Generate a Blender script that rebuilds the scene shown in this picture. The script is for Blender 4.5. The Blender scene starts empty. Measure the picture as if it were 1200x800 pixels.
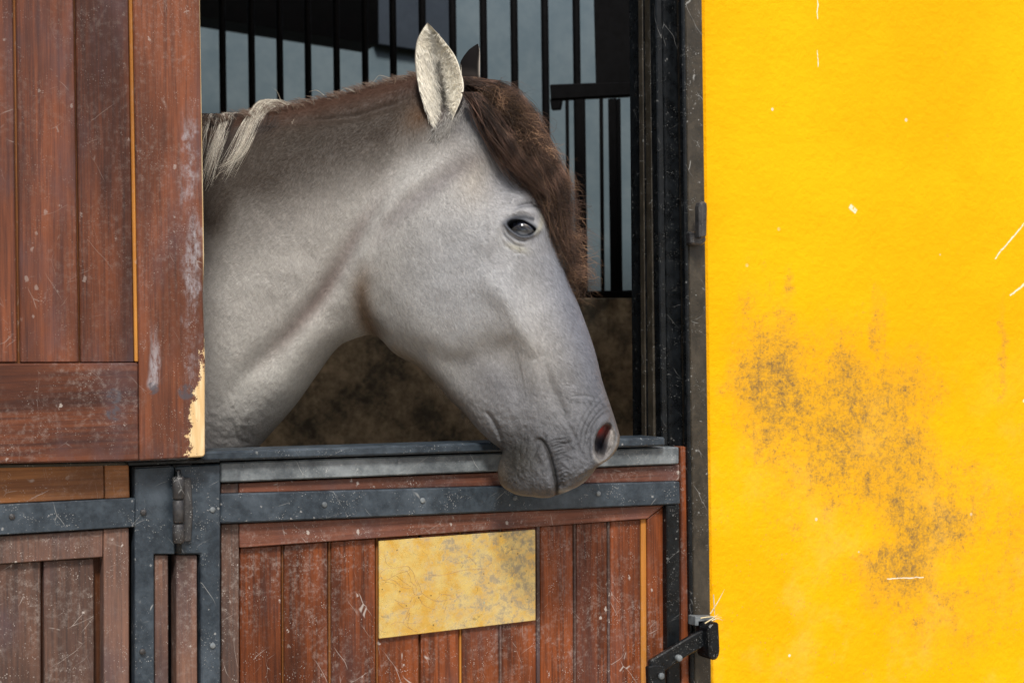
import bpy, bmesh, math, random
import numpy as np
from mathutils import Vector, Matrix
random.seed(4); rng = np.random.default_rng(4)
sc = bpy.context.scene
# ---------------------------------------------------------------- camera
F = 1900.0                      # focal length in photograph pixels (1200 wide)
TH = math.radians(27); RO = 0.0131
C = np.array([0.0, -2.303, 1.40])
fw = np.array([math.sin(TH), math.cos(TH), 0.0]); r0 = np.array([math.cos(TH), -math.sin(TH), 0.0]); u0 = np.array([0, 0, 1.0])
rt = r0*math.cos(RO) - u0*math.sin(RO); up = u0*math.cos(RO) + r0*math.sin(RO)
cam = bpy.data.cameras.new('camera'); camo = bpy.data.objects.new('camera', cam); sc.collection.objects.link(camo)
M = Matrix.Identity(4)
for i in range(3):
    M[i][0] = rt[i]; M[i][1] = up[i]; M[i][2] = -fw[i]; M[i][3] = C[i]
camo.matrix_world = M
cam.sensor_width = 36; cam.sensor_fit = 'HORIZONTAL'; cam.lens = 36*F/1200; cam.clip_start = 0.05; cam.clip_end = 3000
cam.dof.use_dof = True; cam.dof.focus_distance = 2.5; cam.dof.aperture_fstop = 8
sc.camera = camo
# ---------------------------------------------------------------- sky, sun, exposure
SUN_EL = math.radians(50); SUN_AZ = math.radians(-22)     # azimuth measured from straight out of the wall, negative = viewer's left
wd = bpy.data.worlds.new('World'); sc.world = wd; wd.use_nodes = True
wn = wd.node_tree.nodes; sky = wn.new('ShaderNodeTexSky'); sky.sky_type = 'NISHITA'; sky.sun_disc = False
sky.sun_elevation = SUN_EL; sky.sun_rotation = math.pi + (-SUN_AZ)*-1
sky.air_density = 1.0; sky.dust_density = 3.0; sky.ozone_density = 1.0
wd.node_tree.links.new(sky.outputs[0], wn['Background'].inputs[0]); wn['Background'].inputs[1].default_value = 0.095
sl = bpy.data.lights.new('sun', 'SUN'); sl.energy = 2.6; sl.angle = math.radians(10); sl.color = (1.0, 0.965, 0.91)
so = bpy.data.objects.new('sun', sl); sc.collection.objects.link(so)
sd = Vector((math.sin(SUN_AZ)*math.cos(SUN_EL), -math.cos(SUN_AZ)*math.cos(SUN_EL), math.sin(SUN_EL)))
so.rotation_euler = sd.to_track_quat('Z', 'Y').to_euler(); so.location = sd*20
sc.view_settings.view_transform = 'Standard'; sc.view_settings.look = 'None'; sc.view_settings.gamma = 1
sc.view_settings.exposure = 0.55
# ---------------------------------------------------------------- helpers
def ray(px, py):
    px = np.asarray(px, float); py = np.asarray(py, float)
    return fw + ((px-600)/F)[..., None]*rt + ((400-py)/F)[..., None]*up
def at_depth(px, py, d):
    return C + ray(px, py)*np.asarray(d, float)[..., None]
def on_plane(px, py, p0, n):
    r = ray(px, py); t = np.dot(np.asarray(p0)-C, n)/(r@np.asarray(n)); return C + r*t[..., None]
DN = np.array([0, 1.0, 0])
def on_wall(px, py, y=0.0): return on_plane(px, py, np.array([0, y, 0]), DN)

def lin(c):
    return tuple(((v/255)/12.92 if v/255 <= .04045 else ((v/255+.055)/1.055)**2.4) for v in c)
def link_obj(name, me, parent=None, loc=None, **kw):
    o = bpy.data.objects.new(name, me); sc.collection.objects.link(o)
    if loc is not None: o.location = Vector(loc)
    if parent is not None:
        o.parent = parent
        o.location = Vector(loc if loc is not None else (0, 0, 0)) - PL[parent.name]
        PL[o.name] = Vector(loc if loc is not None else PL[parent.name])
        if loc is None: o.location = (0, 0, 0)
    else: PL[o.name] = Vector(loc if loc is not None else (0, 0, 0))
    for k, v in kw.items(): o[k] = v
    return o
PL = {}
def thing(name, loc, label, cat, group=None):
    o = link_obj(name, None, None, loc, label=label, category=cat)
    o.empty_display_size = .1
    if group: o['group'] = group
    return o
def part_empty(name, loc, parent, label=None):
    o = link_obj(name, None, parent, loc); o.empty_display_size = .05
    if label: o['label'] = label
    return o
def mesh_np(name, V, Fc, mat, parent=None, smooth=False, col=None, bevel=0, **kw):
    """V world coords; Fc list of faces; origin put at the centre of the points."""
    V = np.asarray(V, float); c = (V.min(0)+V.max(0))/2
    me = bpy.data.meshes.new(name)
    if isinstance(Fc, np.ndarray):
        n, k = Fc.shape
        me.vertices.add(len(V)); me.vertices.foreach_set('co', (V-c).astype(np.float32).ravel())
        me.loops.add(n*k); me.loops.foreach_set('vertex_index', Fc.astype(np.int32).ravel())
        me.polygons.add(n); me.polygons.foreach_set('loop_start', np.arange(0, n*k, k, dtype=np.int32))
        me.polygons.foreach_set('loop_total', np.full(n, k, dtype=np.int32))
        me.update(calc_edges=True)
    else:
        me.from_pydata([tuple(v) for v in V-c], [], Fc)
    if bevel:
        bm = bmesh.new(); bm.from_mesh(me)
        bmesh.ops.recalc_face_normals(bm, faces=bm.faces)
        try: bmesh.ops.bevel(bm, geom=list(bm.edges), offset=bevel, segments=1, affect='EDGES', clamp_overlap=True)
        except Exception: pass
        bm.to_mesh(me); bm.free()
    if col is not None:
        a = me.color_attributes.new('coat', 'FLOAT_COLOR', 'POINT')
        a.data.foreach_set('color', np.c_[col, np.ones(len(col))].astype(np.float32).ravel())
    me.polygons.foreach_set('use_smooth', [smooth]*len(me.polygons))
    me.materials.append(mat)
    return link_obj(name, me, parent, c, **kw)
def prism(name, poly, y, t, mat, parent=None, bevel=.0012, plane=None, **kw):
    """solid with its front outline at photo points poly on the wall-parallel plane y, t thick going inwards"""
    poly = np.array(poly, float)
    if plane is None: P = on_wall(poly[:, 0], poly[:, 1], y); nrm = DN
    else: P = on_plane(poly[:, 0], poly[:, 1], plane[0]+plane[1]*y, plane[1]); nrm = plane[1]
    n = len(P); V = np.vstack([P, P+nrm*t])
    fc = [tuple(range(n)), tuple(range(2*n-1, n-1, -1))] + [(i, i+n, (i+1) % n+n, (i+1) % n) for i in range(n)]
    return mesh_np(name, V, fc, mat, parent, bevel=bevel, **kw)
def box(name, a, b, mat, parent=None, bevel=.003, **kw):
    (x0, y0, z0), (x1, y1, z1) = a, b
    V = [(x0,y0,z0),(x1,y0,z0),(x1,y1,z0),(x0,y1,z0),(x0,y0,z1),(x1,y0,z1),(x1,y1,z1),(x0,y1,z1)]
    return mesh_np(name, V, [(0,3,2,1),(4,5,6,7),(0,1,5,4),(1,2,6,5),(2,3,7,6),(3,0,4,7)], mat, parent, bevel=bevel, **kw)
def cyl(name, p, q, r, mat, parent=None, n=14, smooth=True, **kw):
    p = np.array(p, float); q = np.array(q, float); d = q-p; d /= np.linalg.norm(d)
    a = np.cross(d, [0.3, .2, .9]); a /= np.linalg.norm(a); b = np.cross(d, a)
    V = []
    bv = r*.18
    L = np.linalg.norm(q-p)
    for s, rr in ((0, r-bv), (bv, r), (L-bv, r), (L, r-bv)):
        for k in range(n):
            t = 2*math.pi*k/n; V.append(p+d*s+rr*(math.cos(t)*a+math.sin(t)*b))
    fc = [(j*n+i, j*n+(i+1) % n, (j+1)*n+(i+1) % n, (j+1)*n+i) for j in range(3) for i in range(n)]
    fc += [tuple(range(n-1, -1, -1)), tuple(range(3*n, 4*n))]
    return mesh_np(name, V, fc, mat, parent, smooth=smooth, **kw)

# ---- node materials
class NT:
    def __init__(s, name):
        s.m = bpy.data.materials.new(name); s.m.use_nodes = True; s.t = s.m.node_tree; s.b = s.t.nodes['Principled BSDF']
    def n(s, typ, ins={}, **kw):
        nd = s.t.nodes.new(typ)
        for k, v in kw.items(): setattr(nd, k, v)
        for k, v in ins.items(): s.set(nd.inputs[k], v)
        return nd
    def set(s, sock, v):
        if isinstance(v, bpy.types.NodeSocket): s.t.links.new(v, sock)
        elif isinstance(v, (tuple, list)) and len(v) == 3 and sock.type == 'RGBA': sock.default_value = (*v, 1)
        else: sock.default_value = v
    def pos(s): return s.n('ShaderNodeNewGeometry').outputs['Position']
    def rand(s): return s.n('ShaderNodeObjectInfo').outputs['Random']
    def mapping(s, vec, scale=(1,1,1), loc=(0,0,0), rot=(0,0,0)):
        return s.n('ShaderNodeMapping', {0: vec, 'Scale': scale, 'Location': loc, 'Rotation': rot}).outputs[0]
    def noise(s, vec, scale, detail=4, rough=.55, dist=0.0):
        return s.n('ShaderNodeTexNoise', {'Vector': vec, 'Scale': scale, 'Detail': detail, 'Roughness': rough, 'Distortion': dist}).outputs['Fac']
    def voro(s, vec, scale, feature='F1', rnd=1.0):
        return s.n('ShaderNodeTexVoronoi', {'Vector': vec, 'Scale': scale, 'Randomness': rnd}, feature=feature).outputs['Distance']
    def ramp(s, f, a, b, lo=0., hi=1.):
        return s.n('ShaderNodeMapRange', {0: f, 1: a, 2: b, 3: lo, 4: hi}, interpolation_type='SMOOTHSTEP').outputs[0]
    def math(s, op, a, b=0., c=0.):
        nd = s.n('ShaderNodeMath', operation=op); s.set(nd.inputs[0], a); s.set(nd.inputs[1], b); s.set(nd.inputs[2], c); return nd.outputs[0]
    def mix(s, f, a, b, mode='MIX'):
        nd = s.n('ShaderNodeMix', data_type='RGBA', blend_type=mode); s.set(nd.inputs['Factor'], f); s.set(nd.inputs['A'], a); s.set(nd.inputs['B'], b)
        return nd.outputs['Result']
    def vadd(s, a, b):
        nd = s.n('ShaderNodeVectorMath', operation='ADD'); s.set(nd.inputs[0], a); s.set(nd.inputs[1], b); return nd.outputs[0]
    def bump(s, h, strength=.3, dist=.002, prev=None):
        nd = s.n('ShaderNodeBump', {'Height': h, 'Strength': strength, 'Distance': dist})
        if prev is not None: s.set(nd.inputs['Normal'], prev)
        return nd.outputs[0]
    def sepxyz(s, v): return s.n('ShaderNodeSeparateXYZ', {0: v}).outputs
    def comb(s, x, y, z): return s.n('ShaderNodeCombineXYZ', {0: x, 1: y, 2: z}).outputs[0]
    def blob(s, P, c, r):
        """1 at world point c, 0 at distance r (r = per-axis)"""
        v = s.mapping(P, loc=tuple(-c[i]/r[i] for i in range(3)), scale=tuple(1/r[i] for i in range(3)))
        return s.ramp(s.n('ShaderNodeVectorMath', {0: v}, operation='LENGTH').outputs['Value'], 1.0, .15)
    def done(s, col, rough, norm=None, metal=0., spec=.5):
        s.set(s.b.inputs['Base Color'], col); s.set(s.b.inputs['Roughness'], rough); s.set(s.b.inputs['Metallic'], metal)
        s.set(s.b.inputs['Specular IOR Level'], spec)
        if norm is not None: s.set(s.b.inputs['Normal'], norm)
        return s.m

def scratches(m, P, ang, scale, seedv, dens=.62, width=.025):
    """thin broken lines: stretched voronoi edges kept only inside a patchy mask"""
    v = m.mapping(P, rot=(0, ang, 0), loc=seedv)
    v = m.vadd(v, m.n('ShaderNodeVectorMath', {0: m.n('ShaderNodeTexNoise', {'Vector': P, 'Scale': 14.}).outputs['Color'], 1: (.02, .02, .02)}, operation='MULTIPLY').outputs[0])
    scale = scale*3.3
    v = m.mapping(v, scale=(scale, scale, scale*.22))
    n = m.n('ShaderNodeTexVoronoi', {'Vector': v, 'Scale': 1.0}, feature='DISTANCE_TO_EDGE').outputs['Distance']
    ln = m.ramp(n, width*.75, width*.15)
    k = m.ramp(m.noise(v, 1.1, 2), dens-.03, dens+.08)
    return m.math('MULTIPLY', ln, k)

def wood(name, dark, light, grain_axis='z', dust=1.0, worn=0.5, rough=.42, extra=None):
    m = NT(name); P = m.pos(); rnd = m.rand()
    off = m.n('ShaderNodeVectorMath', {0: m.comb(rnd, rnd, rnd), 1: (7., 3., 11.)}, operation='MULTIPLY').outputs[0]
    Q = m.vadd(P, off)
    sc_ = {'z': (1, 1, .09), 'x': (.09, 1, 1)}[grain_axis]
    G = m.mapping(Q, scale=sc_)
    g1 = m.noise(G, 34, 6, .6, .35); G2 = m.mapping(Q, scale=tuple(v if v == 1 else v*.35 for v in sc_)); g2 = m.noise(G2, 260, 5, .65)
    k = m.ramp(m.math('ADD', m.math('MULTIPLY', g1, .5), m.math('MULTIPLY', g2, .5)), .34, .66)
    soft = m.ramp(m.noise(m.mapping(Q, scale=tuple(v if v == 1 else .3 for v in sc_)), 13, 3, .5), .35, .68)
    col = m.mix(k, dark, light)
    col = m.mix(m.math('MULTIPLY', soft, .62), col, tuple(v*.55 for v in dark))
    hue = m.math('MULTIPLY_ADD', rnd, .5, .75)
    col = m.mix(1.0, col, m.comb(hue, hue, hue), 'MULTIPLY')
    # faded bluish-grey bloom on old varnish
    w = m.math('MULTIPLY', m.ramp(m.noise(m.mapping(Q, scale=(1, 1, .45)), 9, 5, .6), .46, .70), worn)
    col = m.mix(w, col, (.085, .055, .06))
    # dust, splashes of lime and fine specks
    sp = m.math('ADD', m.voro(P, 330), m.math('MULTIPLY', m.noise(P, 70, 3, .7), .75)); s1 = m.ramp(sp, .60, .46)
    s1 = m.math('MULTIPLY', s1, m.ramp(m.noise(P, 24, 4, .7), .44, .60))
    sp2 = m.voro(m.mapping(P, scale=(1, 1, .7)), 48); s2 = m.math('MULTIPLY', m.ramp(m.math('ADD', sp2, m.math('MULTIPLY', m.noise(P, 130, 4, .75), .6)), .43, .38), m.ramp(m.noise(P, 13, 2), .50, .56))
    film = m.math('MULTIPLY', m.ramp(m.noise(P, 110, 7, .8), .46, .74), m.ramp(m.noise(P, 8, 4), .38, .62))
    sA = scratches(m, P, .6, 13, (1.3, 0, 2.1), .60); sB = scratches(m, P, -.95, 16, (4.3, 0, .7), .62); sC = scratches(m, P, .12, 20, (2.3, 0, 5.7), .62, .02)
    s = m.math('MAXIMUM', m.math('MAXIMUM', m.math('MULTIPLY', s1, .6), m.math('MULTIPLY', s2, .65)), m.math('MULTIPLY', film, .33))
    s = m.math('MAXIMUM', s, m.math('MULTIPLY', m.math('MULTIPLY', m.math('MAXIMUM', m.math('MAXIMUM', sA, sB), sC), m.ramp(m.noise(P, 6, 2), .44, .58)), .6))
    s = m.math('MINIMUM', m.math('MULTIPLY', s, dust), 1.0)
    col = m.mix(s, col, (.44, .39, .35))
    r = m.math('ADD', m.math('MULTIPLY', m.noise(P, 40, 3), .3), rough-.15)
    r = m.math('ADD', r, m.math('MULTIPLY', s, .35))
    if extra: col, r = extra(m, P, col, r)
    h = m.math('ADD', m.math('MULTIPLY', g2, .6), m.math('MULTIPLY', g1, .8))
    nr = m.bump(h, .35, .0012); nr = m.bump(m.noise(P, 90, 4), .12, .001, nr); nr = m.bump(s, .35, .0006, nr)
    return m.done(col, r, nr, spec=.22)

def peel(m, P, col, r):
    # bare pale timber where the corner of the leaf is chewed; dried mud runs, two rust-dark screw plugs
    e = on_wall(np.array([239.5]), np.array([450.]), -.055)[0]
    x = m.sepxyz(P)[0]; z = m.sepxyz(P)[2]
    zz = lambda py: on_wall(np.array([235.]), np.array([float(py)]), -.055)[0][2]
    edge = m.math('SUBTRACT', e[0], x)
    n1 = m.math('MULTIPLY', m.math('SUBTRACT', m.noise(m.mapping(P, scale=(1, 1, .6)), 70, 5, .7), .5), .055)
    n1 = m.math('ADD', n1, m.math('MULTIPLY', m.math('SUBTRACT', m.noise(P, 380, 4, .8), .5), .02))
    wid = m.math('ADD', m.ramp(z, zz(395), zz(500), -.004, .020), n1)
    wid = m.math('MULTIPLY', wid, m.ramp(z, zz(365), zz(392)))
    k = m.ramp(m.math('SUBTRACT', wid, edge), -.0005, .0015)
    bare = m.mix(m.ramp(m.noise(m.mapping(P, scale=(3, 1, .3)), 60, 4), .35, .7), (.62, .42, .20), (.75, .60, .36))
    # grey mud run above
    c = on_wall(np.array([181.]), np.array([425.]), -.055)[0]
    d = m.math('ABSOLUTE', m.math('ADD', m.math('SUBTRACT', x, c[0]), m.math('MULTIPLY', m.math('SUBTRACT', m.noise(P, 25, 2), .5), .02)))
    run = m.math('MULTIPLY', m.ramp(d, .010, .003), m.math('MULTIPLY', m.ramp(z, zz(458), zz(450)), m.ramp(z, zz(370), zz(430))))
    c2 = on_wall(np.array([226.]), np.array([300.]), -.055)[0]
    d2 = m.math('ABSOLUTE', m.math('ADD', m.math('SUBTRACT', x, c2[0]), m.math('MULTIPLY', m.math('SUBTRACT', m.noise(P, 14, 4, .7), .5), .06)))
    run2 = m.math('MULTIPLY', m.ramp(d2, .016, .002), m.ramp(m.noise(P, 30, 5, .75), .40, .62))
    run2 = m.math('MULTIPLY', run2, m.math('MULTIPLY', m.ramp(z, zz(480), zz(400)), m.ramp(z, zz(110), zz(170))))
    col = m.mix(m.math('MULTIPLY', m.math('MULTIPLY', m.math('MAXIMUM', run, run2), m.ramp(m.noise(m.mapping(P, scale=(1, 1, .3)), 150, 5, .75), .35, .60)), .7), col, (.36, .35, .37))
    for px, py, rr in ((179, 455, .011), (218, 459, .014), (134, 464, .013), (134, 484, .013)):
        p = on_wall(np.array([float(px)]), np.array([float(py)]), -.055)[0]
        b = m.ramp(m.blob(P, p, (rr*1.2, .2, rr*1.2)), .15, .5)
        b = m.math('MULTIPLY', b, m.ramp(m.noise(P, 120, 4), .35, .6))
        col = m.mix(m.math('MULTIPLY', b, .8), col, (.07, .065, .075))
    col = m.mix(k, col, bare)
    return col, m.math('ADD', r, m.math('MULTIPLY', k, .3))

W_UP = wood('varnished_wood_upper', (.065, .025, .016), (.20, .062, .026), 'z', .7, .55, extra=peel)
W_UPR = wood('varnished_wood_upper_rail', (.065, .025, .018), (.21, .066, .028), 'x', 1.0, .6, extra=peel)
W_UPP = wood('varnished_wood_upper_plank', (.062, .024, .017), (.20, .062, .027), 'z', .45, .6)
W_LO = wood('varnished_wood_lower', (.060, .018, .009), (.26, .066, .018), 'z', 1.25, .30, .36)
W_LOR = wood('varnished_wood_rail', (.10, .038, .024), (.26, .095, .055), 'x', 1.2, .45)
W_GREY = wood('weathered_wood', (.07, .045, .038), (.18, .092, .062), 'z', 1.4, .8, .55)
W_GR = wood('groove_wood', (.15, .055, .018), (.30, .115, .03), 'z', .5, .05, .45)
W_DK = wood('dark_groove_wood', (.05, .018, .008), (.14, .045, .014), 'z', .3, .05, .5)
W_OR = wood('lit_orange_wood', (.42, .16, .03), (.62, .27, .05), 'z', .5, .05, .4)  # bead wood coloured brighter, as if catching the light
W_TOP = wood('lit_orange_board', (.17, .065, .025), (.38, .16, .055), 'x', .9, .35, .45)  # lit look of the top board put into a brighter orange

def paint_metal(name, base, hi, dust=1.0, rough=.38, grey=.5, spec=.35):
    m = NT(name); P = m.pos()
    n = m.noise(P, 48, 9, .75); f = m.noise(P, 220, 5, .7)
    col = m.mix(m.ramp(n, .35, .7), base, hi)
    col = m.mix(m.math('MULTIPLY', m.ramp(m.noise(P, 11, 5, .7), .45, .7), grey), col, tuple(v*1.9+.03 for v in hi))
    s1 = m.math('MULTIPLY', m.ramp(m.math('ADD', m.voro(P, 320), m.math('MULTIPLY', m.noise(P, 70, 3, .7), .75)), .60, .46), m.ramp(m.noise(P, 26, 3), .47, .58))
    s2 = m.math('MULTIPLY', m.ramp(m.math('ADD', m.voro(P, 70), m.math('MULTIPLY', m.noise(P, 130, 4, .75), .6)), .43, .38), m.ramp(m.noise(P, 12, 2), .50, .57))
    sA = scratches(m, P, .5, 14, (3.3, 0, 8.1), .62); sB = scratches(m, P, -1.1, 18, (1.7, 0, 3.3), .64)
    s = m.math('MAXIMUM', m.math('MAXIMUM', m.math('MULTIPLY', s1, .55), m.math('MULTIPLY', s2, .45)), m.math('MULTIPLY', m.math('MAXIMUM', sA, sB), .55))
    s = m.math('MINIMUM', m.math('MULTIPLY', s, dust), 1.)
    col = m.mix(s, col, (.42, .42, .40))
    nr = m.bump(m.math('ADD', n, m.math('MULTIPLY', f, .4)), .35, .0015); nr = m.bump(s, .4, .0008, nr)
    return m.done(col, m.math('ADD', m.ramp(n, .3, .7, rough-.08, rough+.18), m.math('MULTIPLY', s, .3)), nr, spec=spec)
M_RAIL = paint_metal('blue_black_paint', (.014, .021, .029), (.040, .054, .068), 1.0, .42, .35)
M_LEDGE = paint_metal('worn_grey_paint', (.06, .07, .078), (.14, .155, .16), 1.1, .5, .6)
M_BLACK = paint_metal('black_paint', (.003, .0035, .004), (.007, .009, .011), .55, .28, .02, .25)
M_POST = paint_metal('dull_black_post', (.022, .018, .012), (.048, .038, .025), .9, .45, .2)
M_BAR = paint_metal('bar_paint', (.003, .003, .0035), (.006, .006, .007), .0, .6, .0, .08)
M_HINGE = paint_metal('hinge_iron', (.018, .018, .020), (.055, .052, .050), .9, .4, .3)

def yellow():
    m = NT('yellow_plaster'); P = m.pos()
    base = m.mix(m.ramp(m.noise(P, 3.2, 5, .6), .35, .68), (.80, .375, .001), (.87, .43, .002))
    def W(px, py): return on_wall(np.array([float(px)]), np.array([float(py)]), 0)[0]
    msk = None
    warp = m.n('ShaderNodeTexNoise', {'Vector': P, 'Scale': 9, 'Detail': 5, 'Roughness': .65}).outputs['Color']
    wv = m.n('ShaderNodeVectorMath', {0: m.n('ShaderNodeVectorMath', {0: warp, 1: (.5, .5, .5)}, operation='SUBTRACT').outputs[0], 1: (.16, 0, .16)}, operation='MULTIPLY').outputs[0]
    PW = m.vadd(P, wv)
    for px, py, rx, rz, a in ((cx_, cy_, rx_*1.45, rz_*1.4, a_) for cx_, cy_, rx_, rz_, a_ in ((1000, 540, .22, .24, .5), (1060, 640, .15, .14, .55),(905, 455, .10, .15, .9), (990, 500, .19, .16, .8), (1055, 560, .14, .16, .72), (1045, 470, .14, .12, .6), (1090, 620, .12, .10, .85), (1060, 660, .12, .10, .8),
                              (950, 545, .14, .12, .55), (1120, 590, .14, .16, .45), (1110, 720, .17, .10, .5), (960, 420, .20, .12, .4), (880, 380, .05, .16, .35), (1180, 640, .12, .22, .4), (1172, 395, .018, .12, .5), (1030, 395, .03, .12, .5), (918, 345, .03, .05, .5))):
        b = m.math('MULTIPLY', m.blob(PW, W(px, py), (rx, .6, rz)), a)
        msk = b if msk is None else m.math('MAXIMUM', msk, b)
    fine = m.noise(P, 55, 8, .78); med = m.noise(m.mapping(P, scale=(1, 1, .8)), 16, 6, .7)
    vert = m.noise(m.mapping(P, scale=(1, 1, .18)), 34, 5, .7)
    k = m.math('ADD', m.math('ADD', m.math('MULTIPLY', fine, .40), m.math('MULTIPLY', m.noise(P, 190, 5, .8), .30)), m.math('ADD', m.math('MULTIPLY', med, .25), m.math('MULTIPLY', vert, .05)))
    k = m.math('MULTIPLY_ADD', m.math('SUBTRACT', k, .5), 1.9, .5)
    t = m.math('SUBTRACT', m.math('ADD', k, m.math('MULTIPLY', msk, .30)), .66)
    dirt = m.math('MULTIPLY', m.ramp(t, -.05, .22, 0, .85), m.ramp(m.noise(P, 150, 4, .7), .30, .60, .45, 1.0))
    cloud = m.math('MULTIPLY', m.ramp(m.math('ADD', msk, m.math('MULTIPLY', med, .5)), .35, 1.05), .42)
    base = m.mix(cloud, base, (.46, .25, .03))
    col = m.mix(dirt, base, (.20, .125, .05))
    col = m.mix(m.math('MULTIPLY', m.ramp(t, .08, .24), m.ramp(m.noise(P, 110, 4, .75), .42, .62, .05, .42)), col, (.11, .075, .05))
    # faint grey-brown speckle everywhere on the lower half, brighter chips and lime spots
    z = m.sepxyz(P)[2]
    low = m.ramp(z, W(1000, 330)[2], W(1000, 700)[2])
    sp = m.math('MULTIPLY', m.ramp(m.math('ADD', m.voro(P, 120), m.math('MULTIPLY', fine, .2)), .30, .20), m.ramp(m.noise(P, 22, 3), .48, .60))
    col = m.mix(m.math('MULTIPLY', m.math('MULTIPLY', sp, m.math('ADD', m.math('MULTIPLY', low, .7), .06)), .75), col, (.30, .19, .08))
    blush = m.math('MULTIPLY', m.ramp(m.noise(P, 6.5, 5, .65), .48, .72), m.math('MULTIPLY', low, .35))
    col = m.mix(blush, col, (.80, .47, .10))
    ch = m.math('MULTIPLY', m.ramp(m.voro(P, 14), .055, .035), .9)
    col = m.mix(m.math('MULTIPLY', ch, m.ramp(m.noise(P, 5, 1), .5, .56)), col, (.75, .66, .50))
    for (ax, ay, bx, by, w) in ((1166, 303, 1200, 262, .0014), (1184, 346, 1204, 330, .0018), (958, -10, 958, 22, .001), (958, 60, 959, 78, .001), (1040, 678, 1082, 676, .001), (996, 242, 1003, 248, .004)):
        a, b = W(ax, ay), W(bx, by); L = math.hypot(b[0]-a[0], b[2]-a[2]); an = math.atan2(b[2]-a[2], b[0]-a[0]); mid = (a+b)/2
        x = m.math('SUBTRACT', m.sepxyz(P)[0], float(mid[0])); zz = m.math('SUBTRACT', z, float(mid[2]))
        al = m.math('ADD', m.math('MULTIPLY', x, math.cos(an)), m.math('MULTIPLY', zz, math.sin(an)))
        ac = m.math('SUBTRACT', m.math('MULTIPLY', zz, math.cos(an)), m.math('MULTIPLY', x, math.sin(an)))
        q = m.math('MULTIPLY', m.ramp(m.math('ABSOLUTE', al), L/2+.002, L/2), m.ramp(m.math('ABSOLUTE', m.math('ADD', ac, m.math('MULTIPLY', m.math('SUBTRACT', m.noise(P, 60, 2), .5), .006))), w*1.5, w*.5))
        col = m.mix(m.math('MULTIPLY', m.math('MULTIPLY', q, m.ramp(m.noise(P, 150, 3), .3, .5)), .8), col, (.85, .80, .66))
    nr = m.bump(m.noise(P, 75, 6, .6), .8, .0028); nr = m.bump(m.noise(P, 9, 3), .35, .012, nr)
    nr = m.bump(m.noise(P, 320, 3, .6), .25, .0008, nr)
    return m.done(col, m.ramp(dirt, 0, .7, .72, .9), nr, spec=.08)
M_YEL = yellow()

def plain(name, a, b, scale=6, rough=.9, bump=.3, det=7):
    m = NT(name); P = m.pos(); n = m.noise(P, scale, det, .68); f = m.noise(P, scale*9, 5, .7)
    col = m.mix(m.ramp(m.math('ADD', m.math('MULTIPLY', n, .75), m.math('MULTIPLY', f, .25)), .36, .66), a, b)
    return m.done(col, rough, m.bump(m.math('ADD', n, m.math('MULTIPLY', f, .3)), bump, .01))
M_LOWW = plain('dirty_stall_wall', (.09, .08, .06), (.60, .47, .31), 9)
M_FARW = plain('blue_grey_plaster', (.085, .122, .142), (.12, .158, .175), 3.5, .9, .12)
M_DARKW = plain('dark_grey_patch', (.014, .022, .033), (.022, .032, .045), 5, .9, .1)
M_INT = plain('dull_interior_plaster', (.22, .21, .19), (.36, .34, .30), 4)
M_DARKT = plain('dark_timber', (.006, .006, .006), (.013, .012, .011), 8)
M_GROUND = plain('pale_sandy_ground', (.30, .27, .22), (.44, .40, .33), 2.5)
M_FLOOR = plain('stall_bedding', (.16, .12, .06), (.30, .23, .12), 20)
M_ROOF = plain('roof_boards', (.16, .13, .10), (.26, .21, .16), 6)

def brass():
    m = NT('brass'); P = m.pos()
    a = on_wall(np.array([470., 627.]), np.array([690., 690.]), -.02)
    x = m.sepxyz(P)[0]
    g = m.ramp(x, a[0][0], a[1][0])
    n = m.noise(P, 30, 6, .7); f = m.noise(m.mapping(P, scale=(.35, 1, 1)), 160, 5, .7)
    col = m.mix(m.ramp(n, .35, .65), (1.0, .76, .27), (.93, .56, .11))
    tar = m.math('MULTIPLY', m.ramp(m.math('ADD', m.noise(P, 24, 7, .8), m.math('MULTIPLY', g, .13)), .47, .62), .95)
    mot = m.ramp(m.noise(P, 85, 6, .75), .42, .62)
    tar = m.math('MULTIPLY', tar, m.math('ADD', m.math('MULTIPLY', mot, .6), .45))
    col = m.mix(tar, col, (.36, .29, .18))
    dots = m.math('MULTIPLY', m.ramp(m.voro(P, 75), .13, .08), m.ramp(m.noise(P, 30, 2), .48, .56))
    col = m.mix(m.math('MULTIPLY', dots, .75), col, (.10, .08, .05))
    gr = m.math('MULTIPLY', m.ramp(m.math('ADD', m.voro(P, 60), m.math('MULTIPLY', f, .2)), .24, .19), m.ramp(m.noise(P, 21, 2), .54, .60))
    col = m.mix(m.math('MULTIPLY', gr, .6), col, (.36, .50, .42))
    s = m.math('MAXIMUM', scratches(m, P, .4, 26, (.3, 0, 3.1), .56, .02), scratches(m, P, -1.2, 22, (.9, 0, 1.1), .56, .02))
    col = m.mix(m.math('MULTIPLY', s, .6), col, (.30, .22, .12))
    r = m.math('ADD', m.math('MULTIPLY', tar, .25), m.ramp(f, .3, .7, .24, .36))
    nr = m.bump(f, .12, .0005); nr = m.bump(m.noise(P, 9, 3), .5, .006, nr); nr = m.bump(s, .3, -.0005, nr)
    return m.done(col, r, nr, metal=m.ramp(tar, 0, .75, .85, .35))
M_BRASS = brass()
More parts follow.
